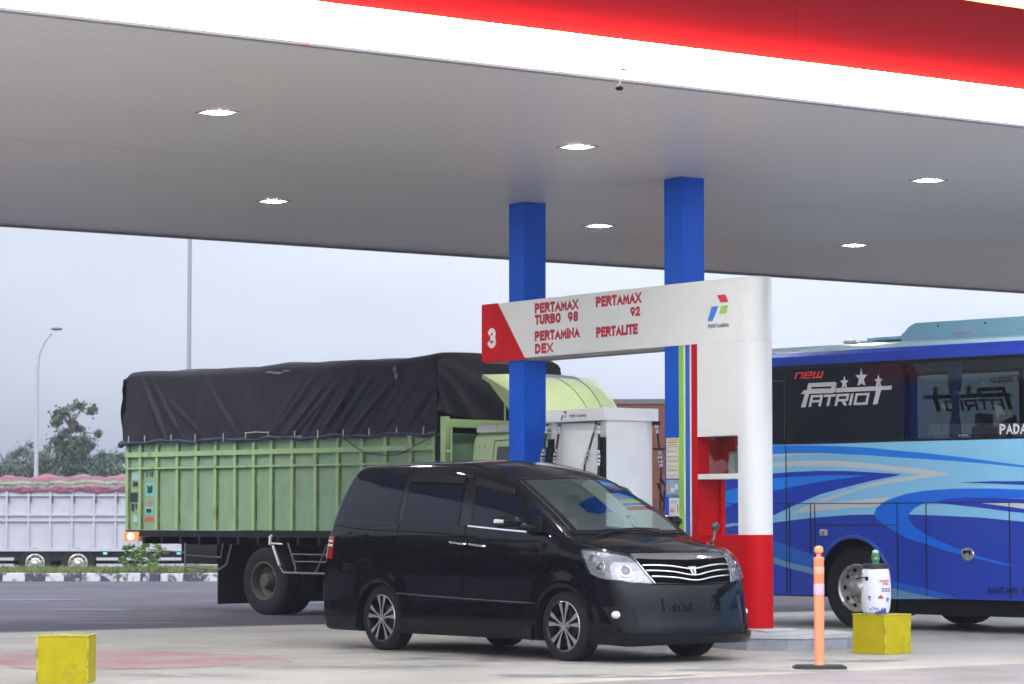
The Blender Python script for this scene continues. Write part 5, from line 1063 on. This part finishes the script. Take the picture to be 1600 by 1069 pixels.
    b.tube([(X0-.07,y,2.47+.02*math.sin(y*7)) for y in np.linspace(-.05,W,24)],.035,8); b.ball((X0-.05,-.05,2.455),(.06,.045,.05)); b.ball((X0+.03,-.05,2.47),(.06,.03,.035))
    b.build('hem_roll',mat('hem_navy',(.012,.02,.07),.6,bump=.3),tp)
    b=MB()
    for x in (-3.0,-2.62,-2.0,-1.45,-.82,-.33,.16,.72,1.2,1.72,2.24,2.78,3.3): b.tube([(x,-.05,2.46),(x+.01,-.056,2.58)],.009,6)
    b.tube([(-.33,-.06,2.57),(-.1,-.065,2.58),(.16,-.06,2.57)],.006,6); 
    b.build('tie_rope',mat('rope_pale',(.45,.42,.38),.7),tp)
    b=MB(); b.tube(sampled([(1.7,-.02,2.46),(2.2,-.03,2.24),(2.7,-.03,2.21),(3.3,-.02,2.40)],16).tolist(),.006,6); b.build('cable',M_black,tp)
    b=MB(); 
    for (x,z,a_,c_) in ((.2,3.42,.10,.012),(.35,3.40,.12,.016),(.55,3.425,.09,.01),(2.75,3.36,.03,.05),(2.78,3.27,.035,.05)):
        n=14; b.add([(x+a_*math.cos(w_)*(1+.3*math.sin(3*w_)),-.058-fold(x,z)*.0,z+c_*math.sin(w_)*(1+.3*math.sin(5*w_))) for w_ in np.linspace(0,2*math.pi,n,endpoint=False)],[list(range(n))])
    b.build('worn_patch',mat('worn_patch',(.13,.13,.17),.7),tp)
    # headboard frame and pillar between load and cab
    b=MB(); b.box(3.57,3.66,.0,.09,1.2,2.71,0,.008); b.box(3.57,3.66,W-.09,W,1.2,2.71,0,.008); b.box(3.575,3.655,.091,W-.091,2.57,2.68,0,.008); b.box(3.575,3.655,.091,W-.091,1.9,1.96,0); b.tube([(3.75,.03,1.3),(3.75,.03,2.57)],.015); b.tube([(3.6,.03,2.25),(3.75,.03,2.25)],.012)
    b.tube([(4.62,.15,2.55),(4.62,.15,3.1)],.012)
    b.build('headboard_frame',gc,t)
    b=MB(); b.ball((3.56,.45,2.625),(.035,.05,.035)); b.build('marker_lamp',mat('green_lamp',(.05,.5,.25),.3,emit=(.1,1,.5),estr=1.6),t)
    b=MB(); b.box(3.475,3.565,.0,.05,1.3,2.45,0); b.build('corner_strip',M_black,t)
    # cab
    def cabF(P):
        P=np.asarray(P,float); x,y,z=P[...,0],P[...,1]-W/2,P[...,2]; ay=np.abs(y)
        A=np.stack([ay-1.10+.10*np.clip(z-1.6,0,1)**1.2,z-2.50+.02*y*y,4.02-x+.0*z,x-(5.42-.22*np.clip(z-1.35,0,2)**1.3)+.09*(ay/1.1)**4,.75-z])/.03
        m=A.max(0); return .03*(m+np.log(np.exp(A-m).sum(0)))
    V,fc=marched_body(cabF,(4.3,5.4,1.5,.3,.4),(3.9,0.0,.6),(5.95,2.35,2.6),(40,40,40)); V=V.copy()
    Vc=V
    cl=V.tolist()
    # marched_body scales y about zero, so build it about the cab's own axis
    def cabF0(P): Q=np.array(P,float).copy(); Q[...,1]=Q[...,1]+W/2; return cabF(Q)
    V,fc=marched_body(cabF0,(4.3,5.4,1.5,.3,.4),(3.9,-1.2,.6),(5.95,1.2,2.6),(40,40,40)); V[:,1]+=W/2
    b=MB(); b.add(V.tolist(),fc,0,True); b.build('cab',gc,t)
    b=MB(); patch(b,cabF,[(4.50,.1,2.30),(4.8,.1,2.30),(4.95,.1,2.26)],[(4.48,.1,1.66),(4.8,.1,1.60),(5.08,.1,1.58)],14,10,.004); b.build('cab_window',mat('cab_glass',(.01,.011,.018),.05),t)
    b=MB(); patch(b,cabF,[(4.50,W-.1,2.30),(4.8,W-.1,2.30),(4.95,W-.1,2.26)],[(4.48,W-.1,1.66),(4.8,W-.1,1.60),(5.08,W-.1,1.58)],14,10,.004); b.build('cab_window',MATS['cab_glass'],t)
    b=MB(); patch(b,cabF,[(5.19,.3,2.28),(5.24,1.2,2.3),(5.19,2.05,2.28)],[(5.36,.22,1.55),(5.42,1.2,1.55),(5.36,2.13,1.55)],20,10,.005); b.build('cab_windscreen',MATS['cab_glass'],t)
    b=MB(); patch(b,cabF,[(5.39,.4,1.25),(5.42,1.2,1.25),(5.39,1.95,1.25)],[(5.39,.4,1.02),(5.42,1.2,1.02),(5.39,1.95,1.02)],14,4,.005); b.build('grille',M_black,t)
    for y in (.28,W-.28): b=MB(); b.ball((5.40,y,1.1),(.04,.11,.09)); b.build('headlight',MATS['lamp_clear'],t)
    b=MB(); 
    for pts in ([(4.44,.07,2.38),(4.42,.06,1.6),(4.42,.06,.95)],[(4.44,.07,2.38),(5.0,.08,2.40),(5.35,.12,2.36)]): seam(b,cabF,pts,.012,.002)
    b.build('door_seam',MATS['seam_black'],t)
    b=MB(); b.box(4.12,5.05,.12,.30,2.475,2.585,0,.03); b.box(4.50,4.53,.115,.30,2.47,2.59,1); b.box(4.80,4.83,.115,.30,2.47,2.59,1); b.build('roof_rack',[mat('rack_white',(.45,.45,.47),.5),gc],t)
    b=MB(); b.ball((4.2,.10,2.30),(.009,.01,.009)); b.ball((4.3,.10,2.30),(.009,.01,.009)); b.build('rivet',M_black,t)
    # wind deflector over the cab roof
    b=MB(); G=[]
    for i in range(21):
        u=i/20; A=Vector((4.36,.0,3.24)).lerp(Vector((4.40,2.15,3.255)),u); D=Vector((5.35,.22,2.62)).lerp(Vector((5.28,1.70,2.70)),u)
        col=[]
        for j in range(13):
            v=j/12; p=A.lerp(D,v); e=.09*math.sin(math.pi*v)+.035*math.sin(math.pi*u); col.append((p.x+e*.6,p.y,p.z+e*.9*(1-(2*u-1)**8)))
        G.append(col)
    b.grid(G,0,True,True)
    U=[[(p[0]-.04,p[1]+(.02 if p[1]<1 else -.02),p[2]-.05) for p in c] for c in G]; b.grid(U,0,True)
    for c,d in ((G[0],U[0]),(G[-1],U[-1])): b.grid([c,d],0)
    b.grid([[c[0] for c in G],[c[0] for c in U]],0); b.grid([[c[-1] for c in G],[c[-1] for c in U]],0)
    # side cheeks
    b.add([G[0][0],G[0][6],G[0][12],(4.95,.22,2.60),(4.80,.20,2.62)],[(0,4,3,2,1)],1); b.add([G[20][0],G[20][6],G[20][12],(4.9,1.75,2.6)],[(0,1,2,3)],1)
    df=b.build('wind_deflector',[mat('deflector_green',(.42,.50,.27),.35,coat=.3,var=.08,vscale=2),mat('deflector_inner',(.40,.53,.24),.5)],t)
    b=MB(); G2=[[tuple(Vector(G[i][j])+Vector((.004,0,.006))) for j in range(0,3)] for i in range(9,17)]; b.grid(G2,0,True,True); b.build('sun_strip',mat('violet_strip',(.16,.13,.25),.5),df)
    b=MB()
    for i in (11,15):
        P=[tuple(Vector(G[i][j])+Vector((.008,0,.010))) for j in range(1,12)]; b.tube(P,.006,6)
    b.build('deflector_rib',mat('rib_green',(.28,.36,.18),.5),df)
    b=MB(); b.tube([(4.75,.45,2.45),(4.85,.5,3.0)],.02); b.tube([(4.75,1.7,2.45),(4.85,1.65,3.0)],.02); b.build('deflector_stay',M_black,df)
green_truck()
# ------------------------------------------------------------ white truck, far side of the road
def white_truck():
    t=thing('cargo_truck','white slatted cargo truck with pink striped sheet over its load, beyond the kerb','truck',(-13.64,79.2,-.42),R(2))
    wt=mat('lorry_white',(.37,.375,.42),.5,var=.08,vscale=2,col2=(.4,.38,.38),thr=(.62,.8)); dk=MATS['frame_black']
    X0,X1,W=-6.5,5.6,2.4; ZB,ZT=.90,2.60
    for yy,s in ((0,1),(W,-1)):
        b=MB(); b.box(X0,X1,min(yy+s*.04,yy+s*.07),max(yy+s*.04,yy+s*.07),ZB,ZT); w_=b.build('side_wall',wt,t); b=MB()
        x=X0+.1; k=0
        while x<X1:
            b.box(x-.03,x+.03,min(yy-s*.01,yy+s*.039),max(yy-s*.01,yy+s*.039),ZB,ZT-.02); x+=.62
        for z in (1.70,1.86,2.42): b.box(X0,X1,min(yy-s*.02,yy+s*.039),max(yy-s*.02,yy+s*.039),z-.03,z+.03)
        b.box(X0,X1,min(yy-s*.02,yy+s*.1),max(yy-s*.02,yy+s*.1),ZB-.08,ZB-.001); b.build('rail',wt,w_)
        b=MB(); x=X0+.1; k=0
        while x<X1:
            b.box(x+.06,x+.075,min(yy-s*.024,yy+s*.02),max(yy-s*.024,yy+s*.02),2.2,2.46); x+=.62
        b.build('hook',dk,w_)
    b=MB(); b.box(X0,X0+.05,.08,W-.08,ZB,ZT); b.box(X1-.05,X1,.08,W-.08,ZB,ZT); b.box(X0,X1,.08,W-.08,ZB-.06,ZB); b.build('end_wall',wt,t)
    b=MB(); b.box(X0+.3,X1+2,.5,.65,.45,.83); b.box(X0+.3,X1+2,W-.65,W-.5,.45,.83); b.box(X0+.2,X1,.1,W-.1,.55,.82); b.build('underframe',dk,t)
    b=MB()
    for z in (.60,.42,.25):
        for a,c in ((X0+.2,-.6),(1.75,5.6)): b.box(a,c,-.01,.03,z-.04,z+.04); b.box(a,c,W-.03,W+.01,z-.04,z+.04)
    b.build('side_guard',wt,t)
    for x in (0,1.22,-5.6,4.6):
        for s,y in ((-1,.03),(1,W-.03)): q=wheel(t,(x,y,.47),.47,.28,.27,s,'bus'); q.name='wheel'
    for x,c,m in ((2.0,(.1,1,.6),'g'),(2.98,(1,.2,.1),'r'),(4.1,(.1,1,.6),'g')):
        b=MB(); b.box(x-.055,x+.055,-.03,.0,.73,.79,0,.01); b.build('marker_lamp',mat('marker_'+('green' if m=='g' else 'red'),(.1,.3,.2) if m=='g' else (.3,.05,.03),.4,emit=c,estr=.8),t)
    b=MB(); G=[]
    for x in np.linspace(X0-.03,X1+.03,150):
        row=[]; zt=2.98+.022*math.sin(x*1.3)+.018*math.sin(x*5.3+1)+.012*math.sin(x*11)-.05*math.exp(-((x+1.2)/.12)**2)-.06*math.exp(-((x-1.4)/.12)**2)-.07*math.exp(-((x-3.3)/.1)**2)
        for u in np.linspace(0,1,26):
            a=math.pi*(1-u); y=W/2+ (W/2+.05)*(-1 if a>math.pi/2 else 1)*abs(math.cos(a))**.45; z=2.53+.03*math.sin(x*6)+(zt-2.53)*math.sin(a)**.6
            row.append((x,y+.02*math.sin(x*9+z*6)+.012*math.sin(x*21+z*15),z+.012*math.sin(x*17+u*9)))
        G.append(row)
    b.grid(G,0,True,True)
    for row in (G[0],G[-1]): b.add(row,[list(range(len(row)))])
    m=bpy.data.materials.new('striped_sheet'); m.use_nodes=True; N=m.node_tree.nodes; L=m.node_tree.links; p=N['Principled BSDF']; p.inputs['Roughness'].default_value=.7
    tc=N.new('ShaderNodeTexCoord'); sp=N.new('ShaderNodeSeparateXYZ'); L.new(tc.outputs['Object'],sp.inputs[0])
    nz=N.new('ShaderNodeTexNoise'); nz.inputs['Scale'].default_value=1.2; L.new(tc.outputs['Object'],nz.inputs[0])
    ad=N.new('ShaderNodeMath'); ad.operation='MULTIPLY_ADD'; ad.inputs[1].default_value=.3; L.new(nz.outputs[0],ad.inputs[0]); L.new(sp.outputs[2],ad.inputs[2])
    rr=N.new('ShaderNodeMapRange'); rr.inputs[1].default_value=2.62; rr.inputs[2].default_value=3.18; L.new(ad.outputs[0],rr.inputs[0])
    cr=N.new('ShaderNodeValToRGB'); cr.color_ramp.interpolation='CONSTANT'; e=cr.color_ramp.elements; e[0].position=0; e[0].color=(.20,.05,.08,1); e[1].position=.30; e[1].color=(.20,.17,.15,1)
    for q,c in ((.42,(.09,.11,.10)),(.52,(.26,.20,.16)),(.62,(.10,.12,.10)),(.72,(.20,.055,.09)),(.84,(.23,.10,.12))): x=e.new(q); x.color=(*c,1)
    L.new(rr.outputs[0],cr.inputs[0]); L.new(cr.outputs[0],p.inputs['Base Color'])
    n3=N.new('ShaderNodeTexNoise'); n3.inputs['Scale'].default_value=5; n3.inputs['Detail'].default_value=6; L.new(tc.outputs['Object'],n3.inputs[0]); bq=N.new('ShaderNodeBump'); bq.inputs['Strength'].default_value=1; bq.inputs['Distance'].default_value=.15; L.new(n3.outputs[0],bq.inputs['Height']); L.new(bq.outputs[0],p.inputs['Normal'])
    b.build('load_cover',m,t)
    b=MB(); b.box(X0-.0,X0-.0+.001,0,.001,1,1.001)
    # cab to the left, past the picture edge
    c=MB(); c.box(-8.9,-6.75,.05,W-.05,.6,2.7,0,.12); cb=c.build('cab',wt,t)
    c=MB(); c.box(-8.5,-7.2,.035,.055,1.6,2.4,0,.01); c.box(-8.915,-8.89,.25,W-.25,1.6,2.4,0,.01); c.build('cab_window',MATS['cab_glass'],cb)
white_truck()
def brown_truck():
    t=thing('box_truck','brown box truck seen from behind between dispenser and blue column','truck',(3.0,49,0),R(-4))
    br=mat('truck_brown',(.15,.05,.03),.5,var=.15,vscale=2,col2=(.10,.035,.025),thr=(.5,.7)); og=mat('truck_orange',(.55,.24,.03),.5,var=.15,vscale=3); dk=MATS['frame_black']
    b=MB(); b.box(-1.25,1.25,0,6.5,1.0,3.38,0,.02); bx=b.build('cargo_box',br,t)
    b=MB(); b.box(-1.26,1.26,-.02,6.5,3.382,3.47); b.build('top_rail',mat('top_rail_grey',(.12,.11,.12),.6),bx)
    b=MB(); b.box(-1.0,-.42,-.012,-.001,3.14,3.27); b.box(-.28,.45,-.012,-.001,3.14,3.27); b.box(.60,1.15,-.012,-.001,3.14,3.27); b.build('painted_band',og,bx)
    b=MB(); b.box(-1.25,1.25,-.012,-.001,2.57,2.60); b.box(-1.25,1.25,-.012,-.001,1.4,1.43); b.box(-.006,.006,-.013,-.0005,1.1,3.08); b.build('door_seam',M_black,bx)
    b=MB()
    for x in (-.15,.15,-1.1,1.1): b.tube([(x,-.03,1.1),(x,-.03,3.05)],.014)
    b.build('lock_rod',M_black,bx)
    b=MB(); b.box(-1.1,1.1,-.05,.1,.5,.62); b.box(-.45,-.3,.1,8,.7,.99); b.box(.3,.45,.1,8,.7,.99); b.box(-1.15,1.15,6.6,8.4,.7,2.9,0,.1); b.build('underframe',dk,t)
    for x in (-.95,.85): 
        b=MB(); b.box(x,x+.14,-.06,-.02,.72,.84,0,.01); b.build('tail_lamp',MATS['tail_red'],t)
    for y in (1.3,7.4):
        for x in (-1.05,1.05):
            b=MB(); b.lathe([(.25,-.12),(.44,-.13),(.47,-.09),(.47,.09),(.44,.13),(.25,.12),(.25,-.12)],(x,y,.47),'x',30); q=b.build('wheel',M_rubber,t)
            c=MB(); c.lathe([(0,-.08),(.12,-.08),(.2,-.02),(.25,-.1)],(x,y,.47),'x',24); c.lathe([(0,.08),(.12,.08),(.2,.02),(.25,.1)],(x,y,.47),'x',24); c.build('rim',MATS['truck_rim'],q)
brown_truck()
# ------------------------------------------------------------ small things
def small():
    ye=mat('yellow_paint',(.44,.36,.004),.5,spec=.2,var=.12,vscale=3,col2=(.27,.24,.02),thr=(.58,.72),bump=.15,bscale=20)
    et=mat('chipped_edge',(.22,.2,.05),.6,col2=(.5,.46,.05),thr=(.45,.5),vscale=10)
    def block(loc,rz,w_,d_,label):
        b=MB(); h=.40
        b.box(-w_/2,w_/2,-d_/2,d_/2,0,h-.012,0,.006); b.box(-w_/2-.008,w_/2+.008,-d_/2-.008,d_/2+.008,h-.0115,h,1,.003)
        for s in (-1,1): b.box(s*w_/2-.006,s*w_/2+.0045,-d_/2-.0035,-d_/2+.006,.004,h-.013,1)
        o=b.build('concrete_block',[ye,et],loc=loc,rotz=rz); tag(o,label,'block','yellow painted blocks on the forecourt'); return o
    block((-3.71,23.14,0.004),R(-1),.42,.40,'yellow painted block in the lower left corner with nothing on it')
    o=block((3.735,28.05,0.004),R(43),.40,.42,'yellow painted block turned cornerwise carrying the white canister')
    b=MB(); b.lathe([(0,0),(.006,0),(.007,.008),(0,.012)],n=10); o=b.build('pebble',mat('pebble_white',(.7,.7,.7),.6),loc=(-3.80,23.1,.4045)); tag(o,'tiny white pebble lying on the left yellow block','pebble')
    # canister in a printed sleeve
    t=thing('covered_canister','white printed cloth-sleeved canister with green valve, on the right yellow block','canister',(3.675,28.0,.4045))
    clo=mat('sleeve_white',(.66,.66,.74),.75,bump=.25,bscale=9,var=.05)
    b=MB(); G=[]
    for k,a in enumerate(np.linspace(0,2*math.pi,49)):
        col=[]
        for z,r in ((0,.10),(.012,.128),(.06,.142),(.15,.148),(.26,.148),(.36,.142),(.44,.135),(.455,.128)):
            q=1+.02*math.sin(3*a+z*9)+.012*math.sin(7*a-z*14); col.append((r*q*math.cos(a),r*q*math.sin(a),z))
        G.append(col)
    b.grid(G,0,True,True); b.add([G[i][0] for i in range(48)],[list(range(48))[::-1]]); b.build('sleeve',clo,t)
    b=MB(); b.lathe([(.0,.50),(.06,.505),(.118,.505),(.134,.495),(.136,.455),(.128,.45),(.10,.44)],n=32); b.build('collar',mat('collar_black',(.015,.015,.02),.4),t)
    b=MB(); b.lathe([(0,.505),(.035,.505),(.036,.53),(.042,.535),(.042,.60),(.034,.605),(.034,.61)],n=20,m=0); b.lathe([(.034,.61),(.036,.615),(.030,.632),(.012,.645),(0,.645)],n=20,m=1); b.tube([(0,-.03,.56),(.0,-.055,.56)],.014,m=2); b.lathe([(.037,.545),(.044,.548),(.044,.558),(.037,.56)],n=20,m=2)
    b.build('valve',[mat('valve_green',(.03,.20,.09),.35,coat=.3),mat('valve_grey',(.42,.48,.5),.35,.4),mat('brass',(.5,.42,.18),.3,.8)],t)
    def wrap(b,x0,x1,z0,z1,m,r=.149):
        G=[]
        for i in range(7):
            x=x0+(x1-x0)*i/6; G.append([(x,-math.sqrt(max(1e-5,r*r-x*x))-.004,z0),(x,-math.sqrt(max(1e-5,r*r-x*x))-.004,z1)])
        b.grid(G,m,True,False)
    b=MB()
    def curved_text(txt,x0,x1,z0,z1,m,r=.1535):
        k0=len(b.v); b.text(txt,x0,x1,z0,z1,0,.0015,m,.02)
        for i in range(k0,len(b.v)):
            x,y,z=b.v[i]; b.v[i]=(x,-math.sqrt(max(1e-5,r*r-x*x))+y,z)
    curved_text('PERTAMINA',.02,.125,.325,.345,0); curved_text('RETAIL',.055,.115,.295,.315,0)
    for i,m in enumerate((1,1,0)): wrap(b,.045+.034*i,.068+.034*i,.225,.262,m,.149); 
    for i in range(3): wrap(b,.051+.034*i,.061+.034*i,.236,.252,2,.1505)
    wrap(b,.005,.055,.155,.180,0); wrap(b,.02,.04,.18,.19,0)
    wrap(b,-.095,-.07,.16,.18,1); wrap(b,-.085,-.072,.135,.155,1); wrap(b,.095,.115,.13,.165,1)
    for x in (-.08,-.05,-.03,-.01,.04,.06): wrap(b,x,x+.012,.05+.006*math.sin(x*99),.065+.006*math.sin(x*99),1,.148)
    G=[]
    for i in range(15):
        x=-.03+.115*i/14; y=-math.sqrt(.150**2-x*x)-.003; zt=.018+.045*(i/14)+.008*math.sin(i*1.7); G.append([(x,y+.012,.006),(x,y,zt)])
    b.grid(G,1,True)
    b.build('print',[mat('print_red',(.55,.04,.06),.6),mat('print_blue',(.06,.07,.40),.6),mat('print_white',(.7,.7,.74),.6)],t)
    b=MB(); b.tube([(-.10,-.105,.36),(-.12,-.10,.37),(-.16,-.06,.365),(-.20,-.02,.35)],.005); b.ball((-.105,-.108,.355),(.018,.01,.022)); b.tube([(-.145,-.03,.30),(-.14,-.06,.28),(-.12,-.09,.27),(-.10,-.11,.22),(-.07,-.128,.19)],.0025,m=1); b.build('cord',[M_black,MATS['sleeve_white']],t)
    # delineator post
    t=thing('delineator_post','orange plastic post with round knob and flat black base','bollard',(2.789,25.19,.004))
    on=mat('orange_plastic',(.80,.25,.11),.5,var=.06,vscale=3,col2=(.82,.36,.22),thr=(.4,.75),stretch=(1,1,.6)); 
    b=MB(); b.lathe([(0,.03),(.048,.03),(.048,.06),(.043,.065),(.047,.55),(.0475,.98),(.050,.985),(.050,1.005),(.044,1.01),(.022,1.015),(.020,1.035),(.024,1.045),(.040,1.055),(.0435,1.075),(.038,1.10),(.018,1.113),(0,1.115)],n=32); b.build('post',on,t)
    b=MB(); b.lathe([(.0480,.67),(.0487,.672),(.0487,.768),(.0480,.77)],n=32); b.lathe([(.0480,.86),(.0487,.862),(.0487,.92),(.0480,.922)],n=32,m=1); b.build('reflector_band',[mat('band_pale_violet',(.60,.42,.50),.35),mat('band_pale_orange',(.75,.36,.26),.35)],t)
    b=MB(); n=8; P=[(-.235,-.09),(-.20,-.14),(.17,-.17),(.235,-.12),(.235,.09),(.2,.14),(-.17,.17),(-.235,.12)]; b.prism(P,0,.026,0,'xy'); b.prism([(x*.9,y*.9) for x,y in P],.0265,.036,0,'xy'); b.build('base',mat('base_rubber',(.02,.022,.03),.6,var=.3),t)
    # lamp posts
    t=thing('lamp_post','slim pale street lamp with one curved arm at the far left above the trees','lamp post',(-15.49,90,-.42))
    gp=mat('pole_grey',(.32,.34,.37),.5); b=MB()
    pts=[(0,0,0),(0,0,4),(0,0,6.6),(.05,0,7.1),(.22,0,7.5),(.45,0,7.8)]; b.tube(pts,[.09,.07,.055,.045,.04,.035],12); b.build('pole',gp,t)
    b=MB(); b.ball((.62,0,7.93),(.20,.10,.055)); b.build('lamp_head',mat('lamp_head_dark',(.10,.11,.14),.4),t)
    t=thing('lamp_post','tall grey lighting mast rising behind the tarpaulin and out of sight above','lamp post',(-8.20,70,-.42))
    b=MB(); b.tube([(0,0,0),(0,0,6),(0,0,13)],[.07,.055,.045],12); b.build('pole',mat('mast_grey',(.22,.25,.30),.5),t)
    b=MB(); b.tube([(-.8,0,13),(.8,0,13)],.04); b.box(-1.0,-.6,-.15,.15,12.9,13.0,0,.02); b.box(.6,1.0,-.15,.15,12.9,13.0,0,.02); b.build('lamp_head',MATS['lamp_head_dark'],t)
small()
# ------------------------------------------------------------ vegetation
def tree(name,label,cat,loc,h,r,nleaf,leaf,col,seed,trunk_h=.35,group=None,flat=1.0,clumps=14,spread=1.0):
    rnd=random.Random(seed); t=thing(name,label,cat,loc,rnd.uniform(0,6),group)
    b=MB(); b.tube([(0,0,0),(.1*r*rnd.uniform(-1,1),0,h*.3),(.2*r*rnd.uniform(-1,1),.1,h*.6),(.1*r*rnd.uniform(-1,1),0,h*.9)],[h*.022,h*.016,h*.010,h*.004],8)
    C=[]
    for k in range(clumps):
        u=k/(clumps-1); z=h*(trunk_h+(1-trunk_h)*u); rr=r*spread*math.sin(math.pi*min(1,.18+.82*(1-u)))**.8*rnd.uniform(.35,1); a=rnd.uniform(0,6.28)
        c=(rr*math.cos(a),rr*math.sin(a),z*rnd.uniform(.93,1.0)); s=r*rnd.uniform(.18,.42)*(1-.5*u); C.append((c,s))
        z0=max(h*.2,z-rr*.7); b.tube([(0,0,z0),(c[0]*.5,c[1]*.5,(z0+c[2])/2+.05*h),c],[h*.008,h*.005,h*.002],5)
    b.build('trunk',mat('bark',(.06,.05,.04),.9),t)
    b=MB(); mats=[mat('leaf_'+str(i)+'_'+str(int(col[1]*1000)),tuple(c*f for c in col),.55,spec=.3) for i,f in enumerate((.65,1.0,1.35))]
    for i in range(nleaf):
        c,s=rnd.choice(C); d=Vector((rnd.gauss(0,1),rnd.gauss(0,1),rnd.gauss(0,.75))).normalized()*s*min(2.2,abs(rnd.gauss(0,.68))); p=Vector(c)+Vector((d.x,d.y,d.z*flat))
        e1=Vector((rnd.gauss(0,1),rnd.gauss(0,1),rnd.gauss(0,1))).normalized(); e2=e1.orthogonal().normalized(); l=leaf*rnd.uniform(.6,1.3)
        m=rnd.choice((0,1,1,2))
        b.add([p-e1*l*.5,p+e2*l*.3,p+e1*l*.5,p-e2*l*.3],[(0,1,2,3)],m)
    b.build('crown',mats,t); return t
def vegetation():
    G=(.045,.075,.045); G2=(.042,.065,.05); G3=(.07,.10,.04); Y=150  # leaf colours of the far trees carry a bluish haze tint
    def X(px,Y_): return (px-800)/4316*Y_
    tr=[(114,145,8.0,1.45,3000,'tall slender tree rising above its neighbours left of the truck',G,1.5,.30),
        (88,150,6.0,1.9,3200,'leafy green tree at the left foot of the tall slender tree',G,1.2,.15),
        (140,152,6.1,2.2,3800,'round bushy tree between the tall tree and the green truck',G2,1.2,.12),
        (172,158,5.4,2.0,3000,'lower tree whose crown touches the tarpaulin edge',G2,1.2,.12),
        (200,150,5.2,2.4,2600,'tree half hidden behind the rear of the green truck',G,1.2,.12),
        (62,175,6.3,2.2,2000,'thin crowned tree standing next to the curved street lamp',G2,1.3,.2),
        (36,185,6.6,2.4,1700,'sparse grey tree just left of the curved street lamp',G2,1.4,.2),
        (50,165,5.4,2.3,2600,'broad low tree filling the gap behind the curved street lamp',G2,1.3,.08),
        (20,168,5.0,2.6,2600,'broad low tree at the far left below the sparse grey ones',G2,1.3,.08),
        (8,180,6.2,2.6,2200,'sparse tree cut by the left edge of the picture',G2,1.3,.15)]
    for i,(px,y,h,r,n,lb,c,sp,th) in enumerate(tr):
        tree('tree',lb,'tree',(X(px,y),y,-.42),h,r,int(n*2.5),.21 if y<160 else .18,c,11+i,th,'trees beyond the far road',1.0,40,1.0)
    for i,(px,h,r) in enumerate(((208,.62,.26),(236,.72,.34))):
        o=tree('shrub',('small leafy shrub on the verge, left of the pair by the truck rear','larger leafy shrub on the verge, right of the pair by the truck rear')[i],'shrub',(X(px,60.7),60.7,.16),h,r,1500,.07,(.09,.16,.04),40+i,.15,'verge shrubs')
    # unseen woods added on both sides to darken the reflections in the van
    rnd=random.Random(5)
    b=MB(); mats=[mat('wood_leaf_'+str(i),c,.6,spec=.2) for i,c in enumerate(((.02,.03,.014),(.035,.05,.02),(.05,.07,.03)))]
    def mass(x0,y0,x1,y1,n,h0):
        for i in range(n):
            u=rnd.random(); x=x0+(x1-x0)*u+rnd.gauss(0,2.5); y=y0+(y1-y0)*u+rnd.gauss(0,2.5); h=(h0*(.75+.25*math.sin(u*23)+.15*math.sin(u*61+2)))*rnd.random()**.6
            p=Vector((x,y,h-.5)); e1=Vector((rnd.gauss(0,1),rnd.gauss(0,1),rnd.gauss(0,1))).normalized(); e2=e1.orthogonal(); l=rnd.uniform(.7,1.5)
            b.add([p-e1*l*.5,p+e2*l*.4,p+e1*l*.5,p-e2*l*.4],[(0,1,2,3)],rnd.randint(0,2))
    mass(-62,10,-58,120,11000,13); mass(62,-25,55,70,12000,14)
    struct(b.build('unseen_wood',mats),'stuff')
vegetation()
# ------------------------------------------------------------ air
def haze():
    b=MB(); b.box(-95,110,-45,330,-1.6,16)
    m=bpy.data.materials.new('haze'); m.use_nodes=True; N=m.node_tree.nodes; L=m.node_tree.links; N.clear()
    o=N.new('ShaderNodeOutputMaterial'); v=N.new('ShaderNodeVolumePrincipled'); v.inputs['Color'].default_value=(.76,.85,1,1); v.inputs['Density'].default_value=HAZE_D; v.inputs['Anisotropy'].default_value=.2; L.new(v.outputs[0],o.inputs['Volume'])
    struct(b.build('haze',m),'stuff')
haze()
